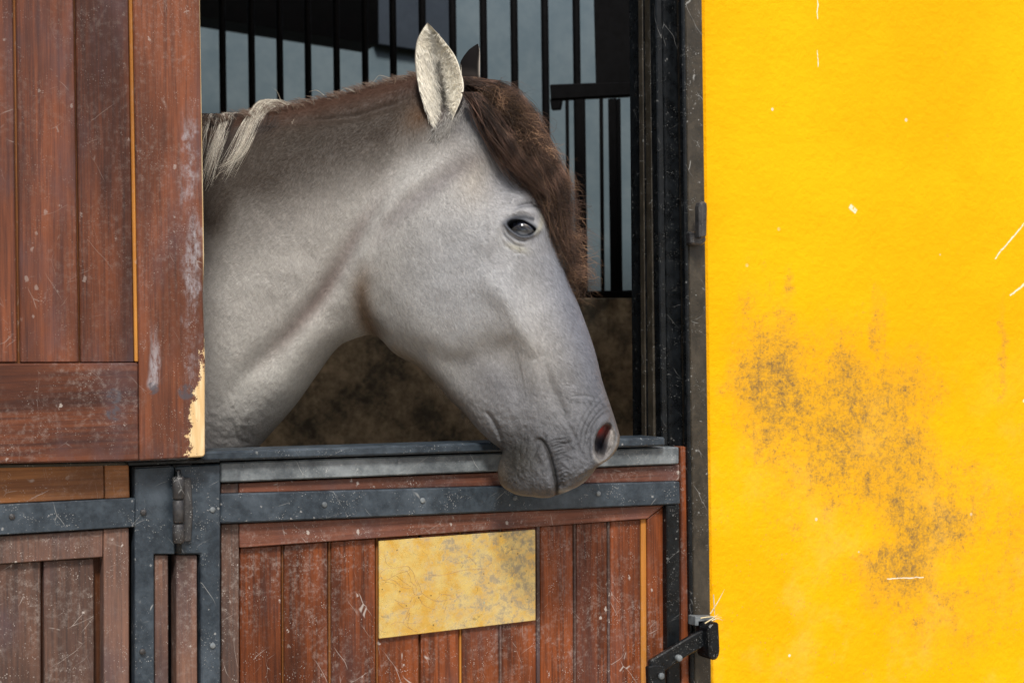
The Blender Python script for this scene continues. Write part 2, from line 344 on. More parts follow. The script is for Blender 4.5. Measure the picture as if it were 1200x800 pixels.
# ---------------------------------------------------------------- setting: ground, walls, roof
def wx(px, py=400, y=0.): return float(on_wall(np.array([float(px)]), np.array([float(py)]), y)[0][0])
def wz(px, py, y=0.): return float(on_wall(np.array([float(px)]), np.array([float(py)]), y)[0][2])
XR = float(on_wall(np.array([827.5]), np.array([400.]), 0.)[0][0])        # edge of yellow wall
XL = wx(-260); ZT = 2.22
def grid_sheet(name, x0, x1, y0, y1, z, n, mat, **kw):
    xs = np.linspace(x0, x1, n); ys = np.linspace(y0, y1, n); X, Y = np.meshgrid(xs, ys)
    V = np.c_[X.ravel(), Y.ravel(), np.full(X.size, z)]
    i = np.arange(n*n).reshape(n, n); Fc = np.stack([i[:-1, :-1], i[:-1, 1:], i[1:, 1:], i[1:, :-1]], -1).reshape(-1, 4)
    return mesh_np(name, V, Fc, mat, **kw)
grid_sheet('ground', -600, 600, -600, 600, 0, 9, M_GROUND, kind='structure')
grid_sheet('floor', XL, 6.4, .02, 7.0, .004, 3, M_FLOOR, kind='structure')
WT = .14
box('wall_front', (XR, 0, 0), (XR+6, WT, 3.3), M_YEL, kind='structure', bevel=.006)
box('wall_front_beside_doors', (XL-5, 0, 0), (XL, WT, 3.3), M_YEL, kind='structure', bevel=.006)
box('wall_above_doors', (XL, 0.002, ZT+.12), (XR, WT-.002, 3.3), M_YEL, kind='structure', bevel=.006)
box('stall_side_wall', (XL-.25, WT+.002, .004), (XL, 7.0, 3.3), M_INT, kind='structure')
box('stall_far_side_wall', (6.4, WT+.002, .004), (6.6, 7.0, 3.3), M_INT, kind='structure')
# ---------------------------------------------------------------- back partition with bars, behind the horse
pA = at_depth(np.array([100.]), np.array([400.]), np.array([4.75]))[0]; pB = at_depth(np.array([800.]), np.array([400.]), np.array([4.30]))[0]
dv = pB-pA; dv[2] = 0; dv /= np.linalg.norm(dv); gn = np.array([-dv[1], dv[0], 0.]); gn = gn if gn@fw > 0 else -gn
GP = (pA*np.array([1, 1, 0]), gn)
FARY = 5.2
def gz(px, py): return float(on_plane(np.array([float(px)]), np.array([float(py)]), *GP)[0][2])
t = thing('barred_partition', on_plane(np.array([470.]), np.array([400.]), *GP)[0]*np.array([1, 1, 0]), 'black barred metal grille above the dirty low wall behind the horse', 'stall partition')
P0 = GP[0]-dv*.9; P1 = pB*np.array([1, 1, 0])+dv*.55
def vwall(name, a, b, z0, z1, th, mat, parent=None, off=0., **kw):
    a = a+gn*off; b = b+gn*off; e = gn*th
    V = [(*p[:2], z) for z in (z0, z1) for p in (a, b, b+e, a+e)]
    return mesh_np(name, V, [(0,3,2,1),(4,5,6,7),(0,1,5,4),(1,2,6,5),(2,3,7,6),(3,0,4,7)], mat, parent, bevel=.003, **kw)
ZL = gz(700, 349)
vwall('low_wall', P0, P1, .004, ZL, .12, M_LOWW, t, .0)
vwall('bottom_rail', P0, P1, ZL+.001, ZL+.02, .04, M_BAR, t, .03)
ZTOP = 3.1
def gbar(x_top, w, y0=-60, y1=345, off=.03, name='bar', d=.012):
    lean = .0131
    def X(y): return x_top+(y)*lean
    pts = [(X(y0)-w/2, y0), (X(y0)+w/2, y0), (X(y1)+w/2, y1), (X(y1)-w/2, y1)]
    return pts
for x, w in ((226, 9), (260, 8.6), (294, 8.6), (327, 8.4), (360, 8.4), (393.5, 8.2), (427, 8.2), (460, 8.6), (494.5, 9), (530, 9), (566, 9), (602, 9), (638, 9), (675, 9)):
    a = on_plane(np.array([x]), np.array([0.]), GP[0]+gn*.05, gn)[0]
    cyl('bar', (a[0], a[1], ZL+.02), (a[0], a[1], ZTOP), w*4.45/F/2, M_BAR, t, n=10)
for x, w in ((160, 9), (193, 9), (712, 9), (748, 9), (784, 9)):
    a = on_plane(np.array([x]), np.array([0.]), GP[0]+gn*.05, gn)[0]
    cyl('bar', (a[0], a[1], ZL+.02), (a[0], a[1], ZTOP), w*4.4/F/2, M_BAR, t, n=10) if x < 700 else None
vwall('top_rail', P0, P1, ZTOP, ZTOP+.08, .08, M_BAR, t, .01)
# swung grille leaf on the right of the partition
g2 = thing('grille_gate', on_plane(np.array([700.]), np.array([400.]), *GP)[0]*np.array([1, 1, 0])+np.array([0, 0, ZL]), 'small black barred gate with solid top panel beside the door post', 'gate')
gp2 = (GP[0]-gn*.12, gn)
prism('rail', [(644, 99), (757, 95), (757, 111), (645, 117)], 0, .035, M_BAR, g2, plane=gp2, bevel=.003)
prism('rail', [(686, 341), (766, 341), (766, 349), (686, 349)], 0, .035, M_BAR, g2, plane=gp2, bevel=.003)
prism('solid_panel', [(694, -60), (762, -60), (762, 95.5), (698, 98)], 0.002, .02, M_BAR, g2, plane=gp2, bevel=.002)
prism('latch_lug', [(644, 116), (658, 116), (656, 128), (646, 129)], 0.004, .02, M_BAR, g2, plane=gp2, bevel=.002)
for xa, xb, w in ((664, 666, 3.6), (679, 682, 11), (704, 706, 4), (717, 720, 9.5), (724.5, 727, 4), (745, 747, 5)):
    prism('gate_bar', [(xa-w/2, 116), (xa+w/2, 115), (xb+w/2, 342), (xb-w/2, 342)], .004, .016 if w > 5 else .01, M_BAR, g2, plane=gp2, bevel=.0015)
# the wall across the passage
box('wall_across_passage', (-4, FARY, .004), (6.5, FARY+.25, 3.6), M_FARW, kind='structure')
def far(px, py, y): return on_wall(np.array([float(px)]), np.array([float(py)]), y)[0]
yb = FARY-.02
prism('dark_wall_patch', [(438, -140), (534, -140), (527, 64), (441, 51)], FARY-.05, .04, M_DARKW, None, kind='structure')  # thin dark blue-grey sheet over the upper part of the far wall
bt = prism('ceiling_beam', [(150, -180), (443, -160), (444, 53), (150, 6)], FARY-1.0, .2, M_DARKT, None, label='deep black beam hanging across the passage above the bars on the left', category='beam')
for nm, x0, y0, x1, y1 in (('roof', XL-.4, -.35, 1.50, FARY-1.35), ('roof_over_door', 1.502, -.35, 6.7, .145), ('roof_at_back', 1.502, 1.75, 6.7, FARY-1.35), ('roof_beyond_light_gap', 4.0, .147, 6.7, 1.748)):  # gap between the roof pieces added to let sky light onto the low wall
    box(nm, (x0, y0, 3.32), (x1, y1, 3.42), M_ROOF, kind='structure')
# ---------------------------------------------------------------- right jamb / door frame
fr = thing('door_frame', (XR-.03, .05, 0), 'black metal door frame post standing against the yellow wall', 'door frame')
def vstrip(name, x0, x1, y, t_, mat, parent, ytop=-330, ybot=1180, lean=.0137, bevel=.002, x_at=0., **kw):
    f = lambda x, py: x+(py-x_at)*lean
    return prism(name, [(f(x0, ytop), ytop), (f(x1, ytop), ytop), (f(x1, ybot), ybot), (f(x0, ybot), ybot)], y, t_, mat, parent, bevel=bevel, **kw)
vstrip('post_face', 803, 823, -.012, .14, M_POST, fr)
vstrip('post_edge', 799, 803.4, -.016, .012, M_BLACK, fr)
vstrip('reveal', 776.5, 800, .014, .09, M_BLACK, fr)
vstrip('door_stop', 768.5, 776, .010, .02, M_BLACK, fr)
vstrip('inner_channel', 762, 768, .03, .02, M_POST, fr, lean=.0085)
vstrip('seal_strip', 752.6, 754.0, .035, .014, M_POST, fr, lean=.008)
vstrip('inner_stop', 754.5, 768, .05, .05, M_BLACK, fr, lean=.0085)
box('lintel', (XL+.002, .004, ZT), (XR-.001, .20, ZT+.118), M_BLACK, fr)
vstrip('left_post', -262, -236, .0, .14, M_POST, fr)
# hook on the post
hk = part_empty('hook_bracket', on_wall(np.array([822.]), np.array([262.]), -.03)[0], fr)
prism('hook_plate', [(809, 271), (827, 270), (828.5, 283), (823, 288), (810, 286)], -.030, .017, M_HINGE, hk, bevel=.003)
prism('hook_finger', [(820, 239), (823, 235.5), (829, 236), (830, 242), (829, 278), (820.5, 280)], -.052, .018, M_HINGE, hk, bevel=.004)
# ---------------------------------------------------------------- upper door leaf
YU = -.055
ud = thing('upper_stable_door', on_wall(np.array([120.]), np.array([540.]), YU)[0], 'open upper stable door leaf of brown varnished planks with pale chewed corner', 'door')
prism('stile', [(151, -330), (229, -330), (235.5, 60), (237.5, 180), (239.5, 300), (238, 345), (240.5, 420), (240.5, 533), (238, 535), (164, 539.5), (163, 425)], YU, .045, W_UP, ud, bevel=.0025)
prism('rail', [(-240, 427), (162.4, 425), (163.4, 539.5), (60, 542), (-240, 548)], YU+.0015, .042, W_UPR, ud, bevel=.0025)
prism('backing', [(-240, -330), (156, -330), (163, 430), (-240, 430)], YU+.016, .024, W_GR, ud, bevel=0)
for a0, a1, b0, b1 in ((-240, -158, -240, -150), (-155, -73, -147, -62), (-70, 11.0, -59, 20.0), (15, 81, 24.2, 92.6), (84, 145.6, 95.0, 157.4)):
    prism('plank', [(a0, -330), (a1, -330), (b1, 424.6), (b0, 424.9)], YU+.0075, .010, W_UPP, ud, bevel=.0016)
prism('bead', [(146.6, -330), (150.6, -330), (162.4, 424), (158.2, 424)], YU+.0035, .012, W_OR, ud, bevel=.0015)
prism('drip_batten', [(-240, 548.6), (150, 541.2), (150, 545), (-240, 553)], -.022, .014, M_POST, ud, bevel=.001)
# ---------------------------------------------------------------- lower fixed leaf on the left
YL = -.012
lp = thing('lower_side_panel', on_wall(np.array([60.]), np.array([800.]), YL)[0]*np.array([1, 1, 0]), 'lower stable panel at left with black rail over brown planks', 'door')
prism('top_board', [(-240, 549), (121.4, 541), (122, 584), (-240, 602)], YL, .03, W_TOP, lp)
prism('top_board', [(122.4, 541), (151, 540.5), (152, 583), (122.9, 584.4)], YL+.001, .03, W_TOP, lp)
prism('metal_rail', [(-240, 603), (158.5, 583.5), (158, 617), (-240, 641)], YL-.010, .02, M_RAIL, lp)
prism('wood_rail', [(-240, 642), (121, 621), (120.5, 652.3), (-240, 677)], YL-.001, .03, W_GREY, lp)
prism('stile', [(121.6, 620), (151, 618), (152, 1180), (122, 1180)], YL-.003, .034, W_GREY, lp)
prism('backing', [(-240, 660), (152, 640), (152, 1180), (-240, 1180)], YL+.022, .012, W_DK, lp, bevel=0)
for a, b in ((-235, -183), (-180, -128), (-125, -72), (-68, -14), (-11, 47.5), (51.5, 110)):
    ya = 660-(a+b)/2*.06
    prism('plank', [(a, ya+.03*(b-a)), (b, ya-.03*(b-a)), (b+1.5, 1180), (a+1.5, 1180)], YL+.009, .012, W_GREY, lp, bevel=.0016)
prism('metal_post', [(158, 548.5), (204, 546), (205, 649), (180.5, 649), (181.5, 1180), (158.5, 1180)], YL-.008, .022, M_RAIL, lp)
prism('edge_strip', [(181, 650), (197, 650), (198.5, 1180), (182, 1180)], YL, .03, W_GREY, lp)
for px, py in ((14, 605), (168, 600), (167, 763)):
    c = on_wall(np.array([float(px)]), np.array([float(py)]), YL-.010)[0]; cyl('screw', c+np.array([0, -.0022, 0]), c+np.array([0, .003, 0]), .0042, M_HINGE, lp, n=10)
# ---------------------------------------------------------------- lower door (the one the horse looks over)
ld = thing('lower_stable_door', on_wall(np.array([500.]), np.array([800.]), 0)[0]*np.array([1, 1, 0]), 'lower stable half door with black metal rails below the horse', 'door')
prism('ledge', [(236, 529), (780, 512), (780, 522.5), (236, 540.5)], -.030, .075, M_RAIL, ld, bevel=.003)
prism('top_rail', [(258, 542.0), (796, 523.5), (796, 543.4), (259, 565.2)], -.016, .05, M_LEDGE, ld, bevel=.002)
prism('wood_strip', [(280, 566), (796.4, 544.3), (796.6, 563.4), (280, 577.5)], -.006, .03, W_LOR, ld)
prism('wood_strip', [(259, 567), (279.4, 566), (279.4, 577.5), (259, 578.3)], -.005, .03, W_GREY, ld)
prism('metal_rail', [(258.6, 578.8), (797, 564), (797.4, 590.5), (259, 613.2)], -.020, .03, M_RAIL, ld, bevel=.002)
prism('wood_rail', [(280.4, 613.4), (779, 591.5), (758.6, 607.6), (281, 641.6)], -.006, .03, W_LOR, ld)
prism('stile', [(259.4, 614.2), (280, 613.2), (281, 1180), (260, 1180)], -.004, .032, W_GREY, ld)
prism('backing', [(281, 630), (779, 600), (781, 1180), (281, 1180)], .014, .012, W_GR, ld, bevel=0)
edges = [(281, 329.5), (333, 384.0), (388.5, 440), (443.5, 490.5), (493.5, 537.5), (541.5, 585), (588, 628.5), (633, 672), (675, 711.8), (715, 750.6)]
for a, b in edges:
    yt = lambda x: 642-(x-280)*.0725
    prism('plank', [(a, yt(a)), (b, yt(b)), (b+1.5, 1180), (a+1.5, 1180)], .0035, .011, W_LO, ld, bevel=.0016)
for a, b, mt in ((330.2, 332.4, W_GR), (384.8, 387.8, W_GR), (440.8, 443, W_GR), (628.8, 632.6, W_GREY), (672.4, 674.8, W_GREY), (712.1, 714.7, W_GREY), (751.2, 758.2, W_OR), (538.2, 541, W_OR), (585.3, 587.6, W_GREY)):
    yt = lambda x: 642-(x-280)*.0725
    prism('bead', [(a, yt(a)), (b, yt(b)), (b+1.5, 1180), (a+1.5, 1180)], .0005 if mt is W_GREY else (.0075 if b-a < 6 else .001), .010, mt, ld, bevel=.0008)
prism('stile', [(758.8, 608), (779, 592), (781, 1180), (760.5, 1180)], -.004, .03, W_LO, ld)
prism('metal_upright', [(781.6, 591.2), (796.8, 590.7), (799, 1180), (784, 1180)], -.018, .028, M_BLACK, ld, bevel=.002)
prism('edge_board', [(797.6, 523.6), (808, 523), (812, 1180), (800.6, 1180)], -.008, .03, W_LO, ld)
prism('metal_plate', [(205.6, 546), (258.4, 543.4), (259, 1180), (236.5, 1180), (235.5, 649), (206.6, 649)], -.020, .022, M_RAIL, ld, bevel=.002)
prism('edge_strip', [(206.6, 650), (231, 650), (232.6, 1180), (208, 1180)], -.012, .03, W_GREY, ld)
for px, py in ((380, 591), (495, 586), (603, 583), (701, 578), (249, 597), (249, 756)):
    c = on_wall(np.array([float(px)]), np.array([float(py)]), -.020)[0]; cyl('screw', c+np.array([0, -.0022, 0]), c+np.array([0, .003, 0]), .0042, M_LEDGE, ld, n=10)
prism('backing', [(148, 545), (262, 540), (262, 1180), (148, 1180)], .022, .01, M_BAR, ld, bevel=0)  # black sheet added so the gap beside the post looks shadowed
# hinge
hg = part_empty('hinge', on_wall(np.array([210.]), np.array([600.]), -.03)[0], ld)
for i, (a, b) in enumerate(((558, 584.5), (585.5, 612.5), (613.5, 636))):
    p = on_wall(np.array([209., 209.3]), np.array([a, b]), -.032); cyl('knuckle', p[0], p[1], .0085 if i != 1 else .0082, M_HINGE, hg, n=14)
p = on_wall(np.array([208.6, 209.5]), np.array([550., 648.]), -.032); cyl('pin', p[0], p[1], .0042, M_BLACK, hg, n=10)
prism('hinge_leaf', [(213, 559), (224, 560), (226, 600), (224, 634), (213, 635)], -.026, .006, M_HINGE, hg)
prism('cap_strip', [(150, 541.4), (258, 537.5), (258, 541.4), (150, 545.6)], -.034, .03, M_BLACK, hg, bevel=.001)
# latch at the lower right
lt = part_empty('latch', on_wall(np.array([800.]), np.array([770.]), -.04)[0], ld)
prism('strap', [(762, 774), (815, 742), (829, 736.5), (831, 754), (800, 772), (764, 797)], -.050, .010, M_BLACK, lt, bevel=.002)
prism('keeper', [(760, 781), (767, 779), (780, 780), (781, 806), (761, 806)], -.054, .012, M_BLACK, lt, bevel=.002)
prism('catch', [(830, 735), (835, 729), (843, 729), (844.5, 762), (843, 770), (838, 774), (832, 771)], -.066, .04, M_BLACK, lt, bevel=.003)
prism('catch_plate', [(815, 722), (838, 722), (838, 727), (819, 728), (819, 733), (815, 733)], -.040, .022, M_LEDGE, lt, bevel=.001)
for px, py in ((776, 792), (797, 771)):
    c = on_wall(np.array([float(px)]), np.array([float(py)]), -.058)[0]; cyl('bolt', c, c+np.array([0, .012, 0]), .0055, M_LEDGE, lt, n=8)
# straw caught in the latch
def tubes(strands, radii, taper=True, sides=3):
    """strands: (n, k, 3) world points -> arrays of a joined mesh"""
    S = np.asarray(strands); n, k, _ = S.shape
    T = np.gradient(S, axis=1); T /= np.linalg.norm(T, axis=2, keepdims=True)+1e-9
    ref = np.broadcast_to(fw, T.shape)
    A = np.cross(T, ref); A /= np.linalg.norm(A, axis=2, keepdims=True)+1e-9
    B = np.cross(T, A)
    s = np.linspace(0, 1, k); prof = (1-.85*s**2) if taper else np.ones(k)
    R = np.asarray(radii)[:, None]*prof[None]
    V = np.stack([S+R[..., None]*(math.cos(2*math.pi*j/sides)*A+math.sin(2*math.pi*j/sides)*B) for j in range(sides)], 2)
    idx = np.arange(n*k*sides).reshape(n, k, sides)
    f = []
    for j in range(sides):
        j2 = (j+1) % sides
        f.append(np.stack([idx[:, :-1, j], idx[:, :-1, j2], idx[:, 1:, j2], idx[:, 1:, j]], -1).reshape(-1, 4))
    return V.reshape(-1, 3), np.concatenate(f)
M_STRAW = plain('straw', (.55, .45, .25), (.75, .65, .40), 60, .7)
sp = []
for pts in ([(836, 696), (837, 712), (838, 728)], [(821, 724), (834, 721), (846, 723)], [(834, 727), (842, 722), (847, 727)], [(826, 730), (836, 724), (842, 719)], [(832, 719), (842, 705), (849, 690)]):
    w = on_wall(np.array([p[0] for p in pts], float), np.array([p[1] for p in pts], float), -.07)
    q = np.array([w[0]*(1-s)**2+2*s*(1-s)*w[1]+s*s*w[2] for s in np.linspace(0, 1, 7)]); sp.append(q)
V, Fc = tubes(np.array(sp), np.full(len(sp), .0011), True, 4)
mesh_np('straw_wisps', V, Fc, M_STRAW, None, smooth=True, label='few pale wisps of dry straw stuck in the iron latch', category='straw')
# brass plate
bp = thing('brass_plate', on_wall(np.array([536.]), np.array([684.]), -.018)[0], 'tarnished rectangular brass name plate fixed to the half door planks', 'name plate')
prism('plate', [(444, 633.5), (627.5, 620), (627.8, 726.5), (444.3, 748)], -.0035, .0055, M_BRASS, bp, bevel=.0008)
mm = NT('engraving_grime'); M_ENG = mm.done(mm.mix(mm.ramp(mm.noise(mm.pos(), 120, 3), .35, .65), (.42, .25, .12), (.26, .15, .08)), .6, metal=.3)
eng = []
def loopc(pts):
    P = np.array(pts, float); k = len(P)
    tt = np.linspace(0, k-1, 26); out = []
    for a in tt:
        i = min(int(a), k-2); f = a-i
        p0 = P[max(i-1, 0)]; p1 = P[i]; p2 = P[i+1]; p3 = P[min(i+2, k-1)]
        out.append(.5*((2*p1)+(-p0+p2)*f+(2*p0-5*p1+4*p2-p3)*f*f+(-p0+3*p1-3*p2+p3)*f**3))
    return np.array(out)
def cx(x, y): return (430+x/5, 600+y/5)
for L in ([(90,395),(80,360),(110,330),(170,325),(240,315),(245,340),(180,360),(120,395),(90,395)], [(110,390),(160,400),(210,440),(260,440),(220,410),(170,370)],
          [(170,350),(220,340),(250,370),(260,410),(285,430),(290,460)], [(240,315),(270,350),(285,400),(300,430)], [(160,510),(200,530),(250,530),(265,500),(290,480)],
          [(180,530),(220,560),(270,550),(290,500)], [(300,490),(330,540),(370,560),(400,570)], [(320,470),(360,500),(410,520),(460,515),(520,500),(570,460)],
          [(230,620),(250,590),(240,660),(270,690),(310,700),(350,680)], [(250,560),(230,610),(215,650),(250,680)], [(520,300),(560,290),(590,260),(620,280),(640,310)],
          [(290,390),(320,470),(280,480),(270,430),(300,400)], [(400,520),(440,480),(500,490)], [(105,250),(115,300),(150,320)], [(140,660),(180,640),(260,650),(330,640)], [(330,360),(430,370),(560,340),(700,330)]):
    q = loopc([cx(*p) for p in L]); eng.append(on_wall(q[:, 0], q[:, 1], -.0036))
V, Fc = tubes(np.array(eng), np.full(len(eng), .00028), False, 3)
mesh_np('engraving', V, Fc, M_ENG, bp)
# ================================================================ the horse
SEC = [  # Tx,Ty, Bx,By, half width, mid depth, superellipse e, top-heavy k
    (-1010, 420, -1010, 560, .05, 2.75, 1.0, 0), (-980, 300, -985, 720, .18, 2.74, 1., 0), (-900, 230, -900, 800, .27, 2.72, 1., 0),
    (-600, 205, -600, 860, .31, 2.70, 1., 0), (-250, 215, -230, 850, .29, 2.68, 1., 0), (-60, 200, -60, 830, .25, 2.66, 1., -.1),
    (90, 175, 90, 760, .19, 2.645, 1., -.1), (180, 150, 190, 660, .155, 2.635, 1., -.08), (235, 143, 250, 586, .140, 2.63, .95, -.06),
    (275, 136, 303, 523.5, .128, 2.625, .95, -.05), (312, 129, 344, 477, .116, 2.62, .95, 0), (362, 119, 372, 438, .104, 2.615, .95, 0),
    (410, 109, 396, 407, .096, 2.61, .95, .02), (457, 95.5, 416, 396.5, .090, 2.605, .95, .04), (495, 88, 436, 392, .088, 2.60, .92, .06),
    (530, 93, 448, 399, .092, 2.595, .88, .05), (560, 108, 460, 412, .097, 2.59, .85, .03), (582, 140, 474, 421, .100, 2.585, .82, .03),
    (598, 176, 487, 427, .102, 2.58, .80, .06), (616, 208, 499, 437, .102, 2.573, .80, .10), (635.5, 246, 513, 451.5, .098, 2.562, .80, .14),
    (649, 286, 530, 471, .088, 2.55, .82, .16), (667, 330, 545, 485, .078, 2.537, .85, .16), (684, 373, 560, 503, .069, 2.523, .88, .14),
    (697, 411, 575, 517, .063, 2.512, .88, .10), (706, 447, 588, 529, .060, 2.502, .84, .08), (716, 477, 584, 545, .060, 2.494, .78, .08),
    (723, 499, 583.5, 556, .059, 2.488, .74, .05), (726, 511, 587, 567, .057, 2.484, .72, .04), (724, 523, 597, 575, .054, 2.480, .72, .02),
    (715, 535.5, 609, 579.5, .050, 2.477, .74, 0), (701, 544.5, 622, 581, .045, 2.475, .78, 0), (694, 554, 633, 582.5, .038, 2.473, .82, 0),
    (684, 564.5, 643, 582, .029, 2.472, .9, 0), (672, 571, 648, 579.5, .018, 2.471, 1., 0), (661, 574, 651.5, 576, .004, 2.470, 1., 0)]
SEC = np.array(SEC, float)
seg = []
for i in range(len(SEC)-1):
    d = max(np.hypot(*(SEC[i+1, :2]-SEC[i, :2])), np.hypot(*(SEC[i+1, 2:4]-SEC[i, 2:4])))
    seg.append(6 if i < 7 else max(4, int(d*.95)))
ts = np.concatenate([np.linspace(i, i+1, n, endpoint=False) for i, n in enumerate(seg)]+[[len(SEC)-1]])
def crom(A, ts):
    i = np.clip(ts.astype(int), 0, len(A)-2); f = (ts-i)[:, None]
    p0 = A[np.maximum(i-1, 0)]; p1 = A[i]; p2 = A[i+1]; p3 = A[np.minimum(i+2, len(A)-1)]
    # chord-limited tangents keep uneven spacing from overshooting
    l1 = np.linalg.norm((p2-p1)[:, :4], axis=1, keepdims=True)+1e-6
    l0 = np.linalg.norm((p1-p0)[:, :4], axis=1, keepdims=True)+1e-6; l2 = np.linalg.norm((p3-p2)[:, :4], axis=1, keepdims=True)+1e-6
    m1 = (p2-p0)/(l0+l1)*l1; m2 = (p3-p1)/(l1+l2)*l1
    return (2*f**3-3*f**2+1)*p1+(f**3-2*f**2+f)*m1+(-2*f**3+3*f**2)*p2+(f**3-f**2)*m2
S = crom(SEC, ts)
NH = 250                                     # samples down one side
phi = np.linspace(0, math.pi, NH+1)
def pdist(U, V, pts):
    """distance to polyline, signed side and position along it"""
    pts = np.array(pts, float); best = np.full(U.shape, 1e9); side = np.zeros(U.shape); tt = np.zeros(U.shape)
    for i in range(len(pts)-1):
        a, b = pts[i], pts[i+1]; d = b-a; L2 = d@d
        t_ = np.clip(((U-a[0])*d[0]+(V-a[1])*d[1])/L2, 0, 1)
        dx = U-(a[0]+t_*d[0]); dy = V-(a[1]+t_*d[1]); ds = np.hypot(dx, dy)
        k = ds < best; best = np.where(k, ds, best); side = np.where(k, np.sign(d[0]*dy-d[1]*dx), side); tt = np.where(k, (i+t_)/(len(pts)-1), tt)
    return best, side, tt
def smooth_pts(pts): return loopc(pts)
def sst(x, a, b):
    t_ = np.clip((x-a)/(b-a), 0, 1); return t_*t_*(3-2*t_)
def gauss_blob(U, V, c, rx, ry, rot=0, p=1.0):
    a = math.radians(rot); x = (U-c[0])*math.cos(a)+(V-c[1])*math.sin(a); y = -(U-c[0])*math.sin(a)+(V-c[1])*math.cos(a)
    return np.exp(-((x/rx)**2+(y/ry)**2)**p)
def stroke(U, V, pts, w, endfade=.3):
    q = smooth_pts(pts)
    if w < 12: q = q[::2] if len(q) % 2 else np.vstack([q[::2], q[-1]])
    m_ = 3.2*w; k = (U > q[:, 0].min()-m_) & (U < q[:, 0].max()+m_) & (V > q[:, 1].min()-m_) & (V < q[:, 1].max()+m_)
    out = np.zeros(U.shape)
    if k.any():
        d, s, t_ = pdist(U[k], V[k], q); out[k] = np.exp(-(d/w)**2)*sst(t_, -.001, endfade)*sst(1-t_, -.001, endfade)
    return out
_tab = np.random.default_rng(9).random((64, 64))
def vnoise(x, y):
    xi = np.floor(x).astype(int); yi = np.floor(y).astype(int); fx = x-xi; fy = y-yi; fx = fx*fx*(3-2*fx); fy = fy*fy*(3-2*fy)
    g = lambda a, b: _tab[a % 64, b % 64]
    return (g(xi, yi)*(1-fx)+g(xi+1, yi)*fx)*(1-fy)+(g(xi, yi+1)*(1-fx)+g(xi+1, yi+1)*fx)*fy-.5
NC = (707.5, 515.5)
def nost(U, V):
    a = math.radians(14); x = (U-NC[0])*math.cos(a)+(V-NC[1])*math.sin(a); y = -(U-NC[0])*math.sin(a)+(V-NC[1])*math.cos(a)
    return x, y
def wrinkles(U, V):
    W = np.zeros(U.shape)
    for k in range(18):
        q_ = np.random.default_rng(k).uniform(-1, 1, 4); y0 = 515+k*3.0+q_[0]*.8; x0 = 641+k*.62; Lk = 25+6*q_[1]-k*.7
        W += (1-.02*k)*stroke(U, V, [(x0-1, y0+1.5), (x0+Lk*.3, y0-2+q_[2]), (x0+Lk*.65, y0-2.5+q_[3]-k*.15), (x0+Lk, y0-5+k*.5)], 1.05, .4)
    g_ = np.random.default_rng(44)
    for k in range(26):
        cx_, cy_ = g_.uniform(648, 700), g_.uniform(450, 545); a = g_.uniform(.3, 1.2); L = g_.uniform(6, 14)
        W += .35*stroke(U, V, [(cx_-math.cos(a)*L, cy_-math.sin(a)*L), (cx_+g_.normal(0, 1), cy_+g_.normal(0, 1)), (cx_+math.cos(a)*L, cy_+math.sin(a)*L)], .9)
    for k in range(40):
        cx_, cy_ = g_.uniform(590, 645), g_.uniform(510, 578); a = g_.normal(1.5, .5); L = g_.uniform(3, 8)
        W += .4*stroke(U, V, [(cx_-math.cos(a)*L, cy_-math.sin(a)*L), (cx_+g_.normal(0, 1), cy_), (cx_+math.cos(a)*L, cy_+math.sin(a)*L)], .9)
    x, y = nost(U, V); nr_ = np.sqrt((x/12.5)**2+(y/22.0)**2); ang = np.arctan2(y, x); left = sst(-np.cos(ang), -.35, .5)
    for rr, am in ((1.62, .6), (1.95, .7), (2.35, .5), (2.8, .35)):
        W += am*np.exp(-((nr_-rr-.16*vnoise(ang*2.5+rr*7, rr*3+0*ang))/.075)**2)*left*sst(np.sin(ang)*-1, -.75, -.1)
    return W
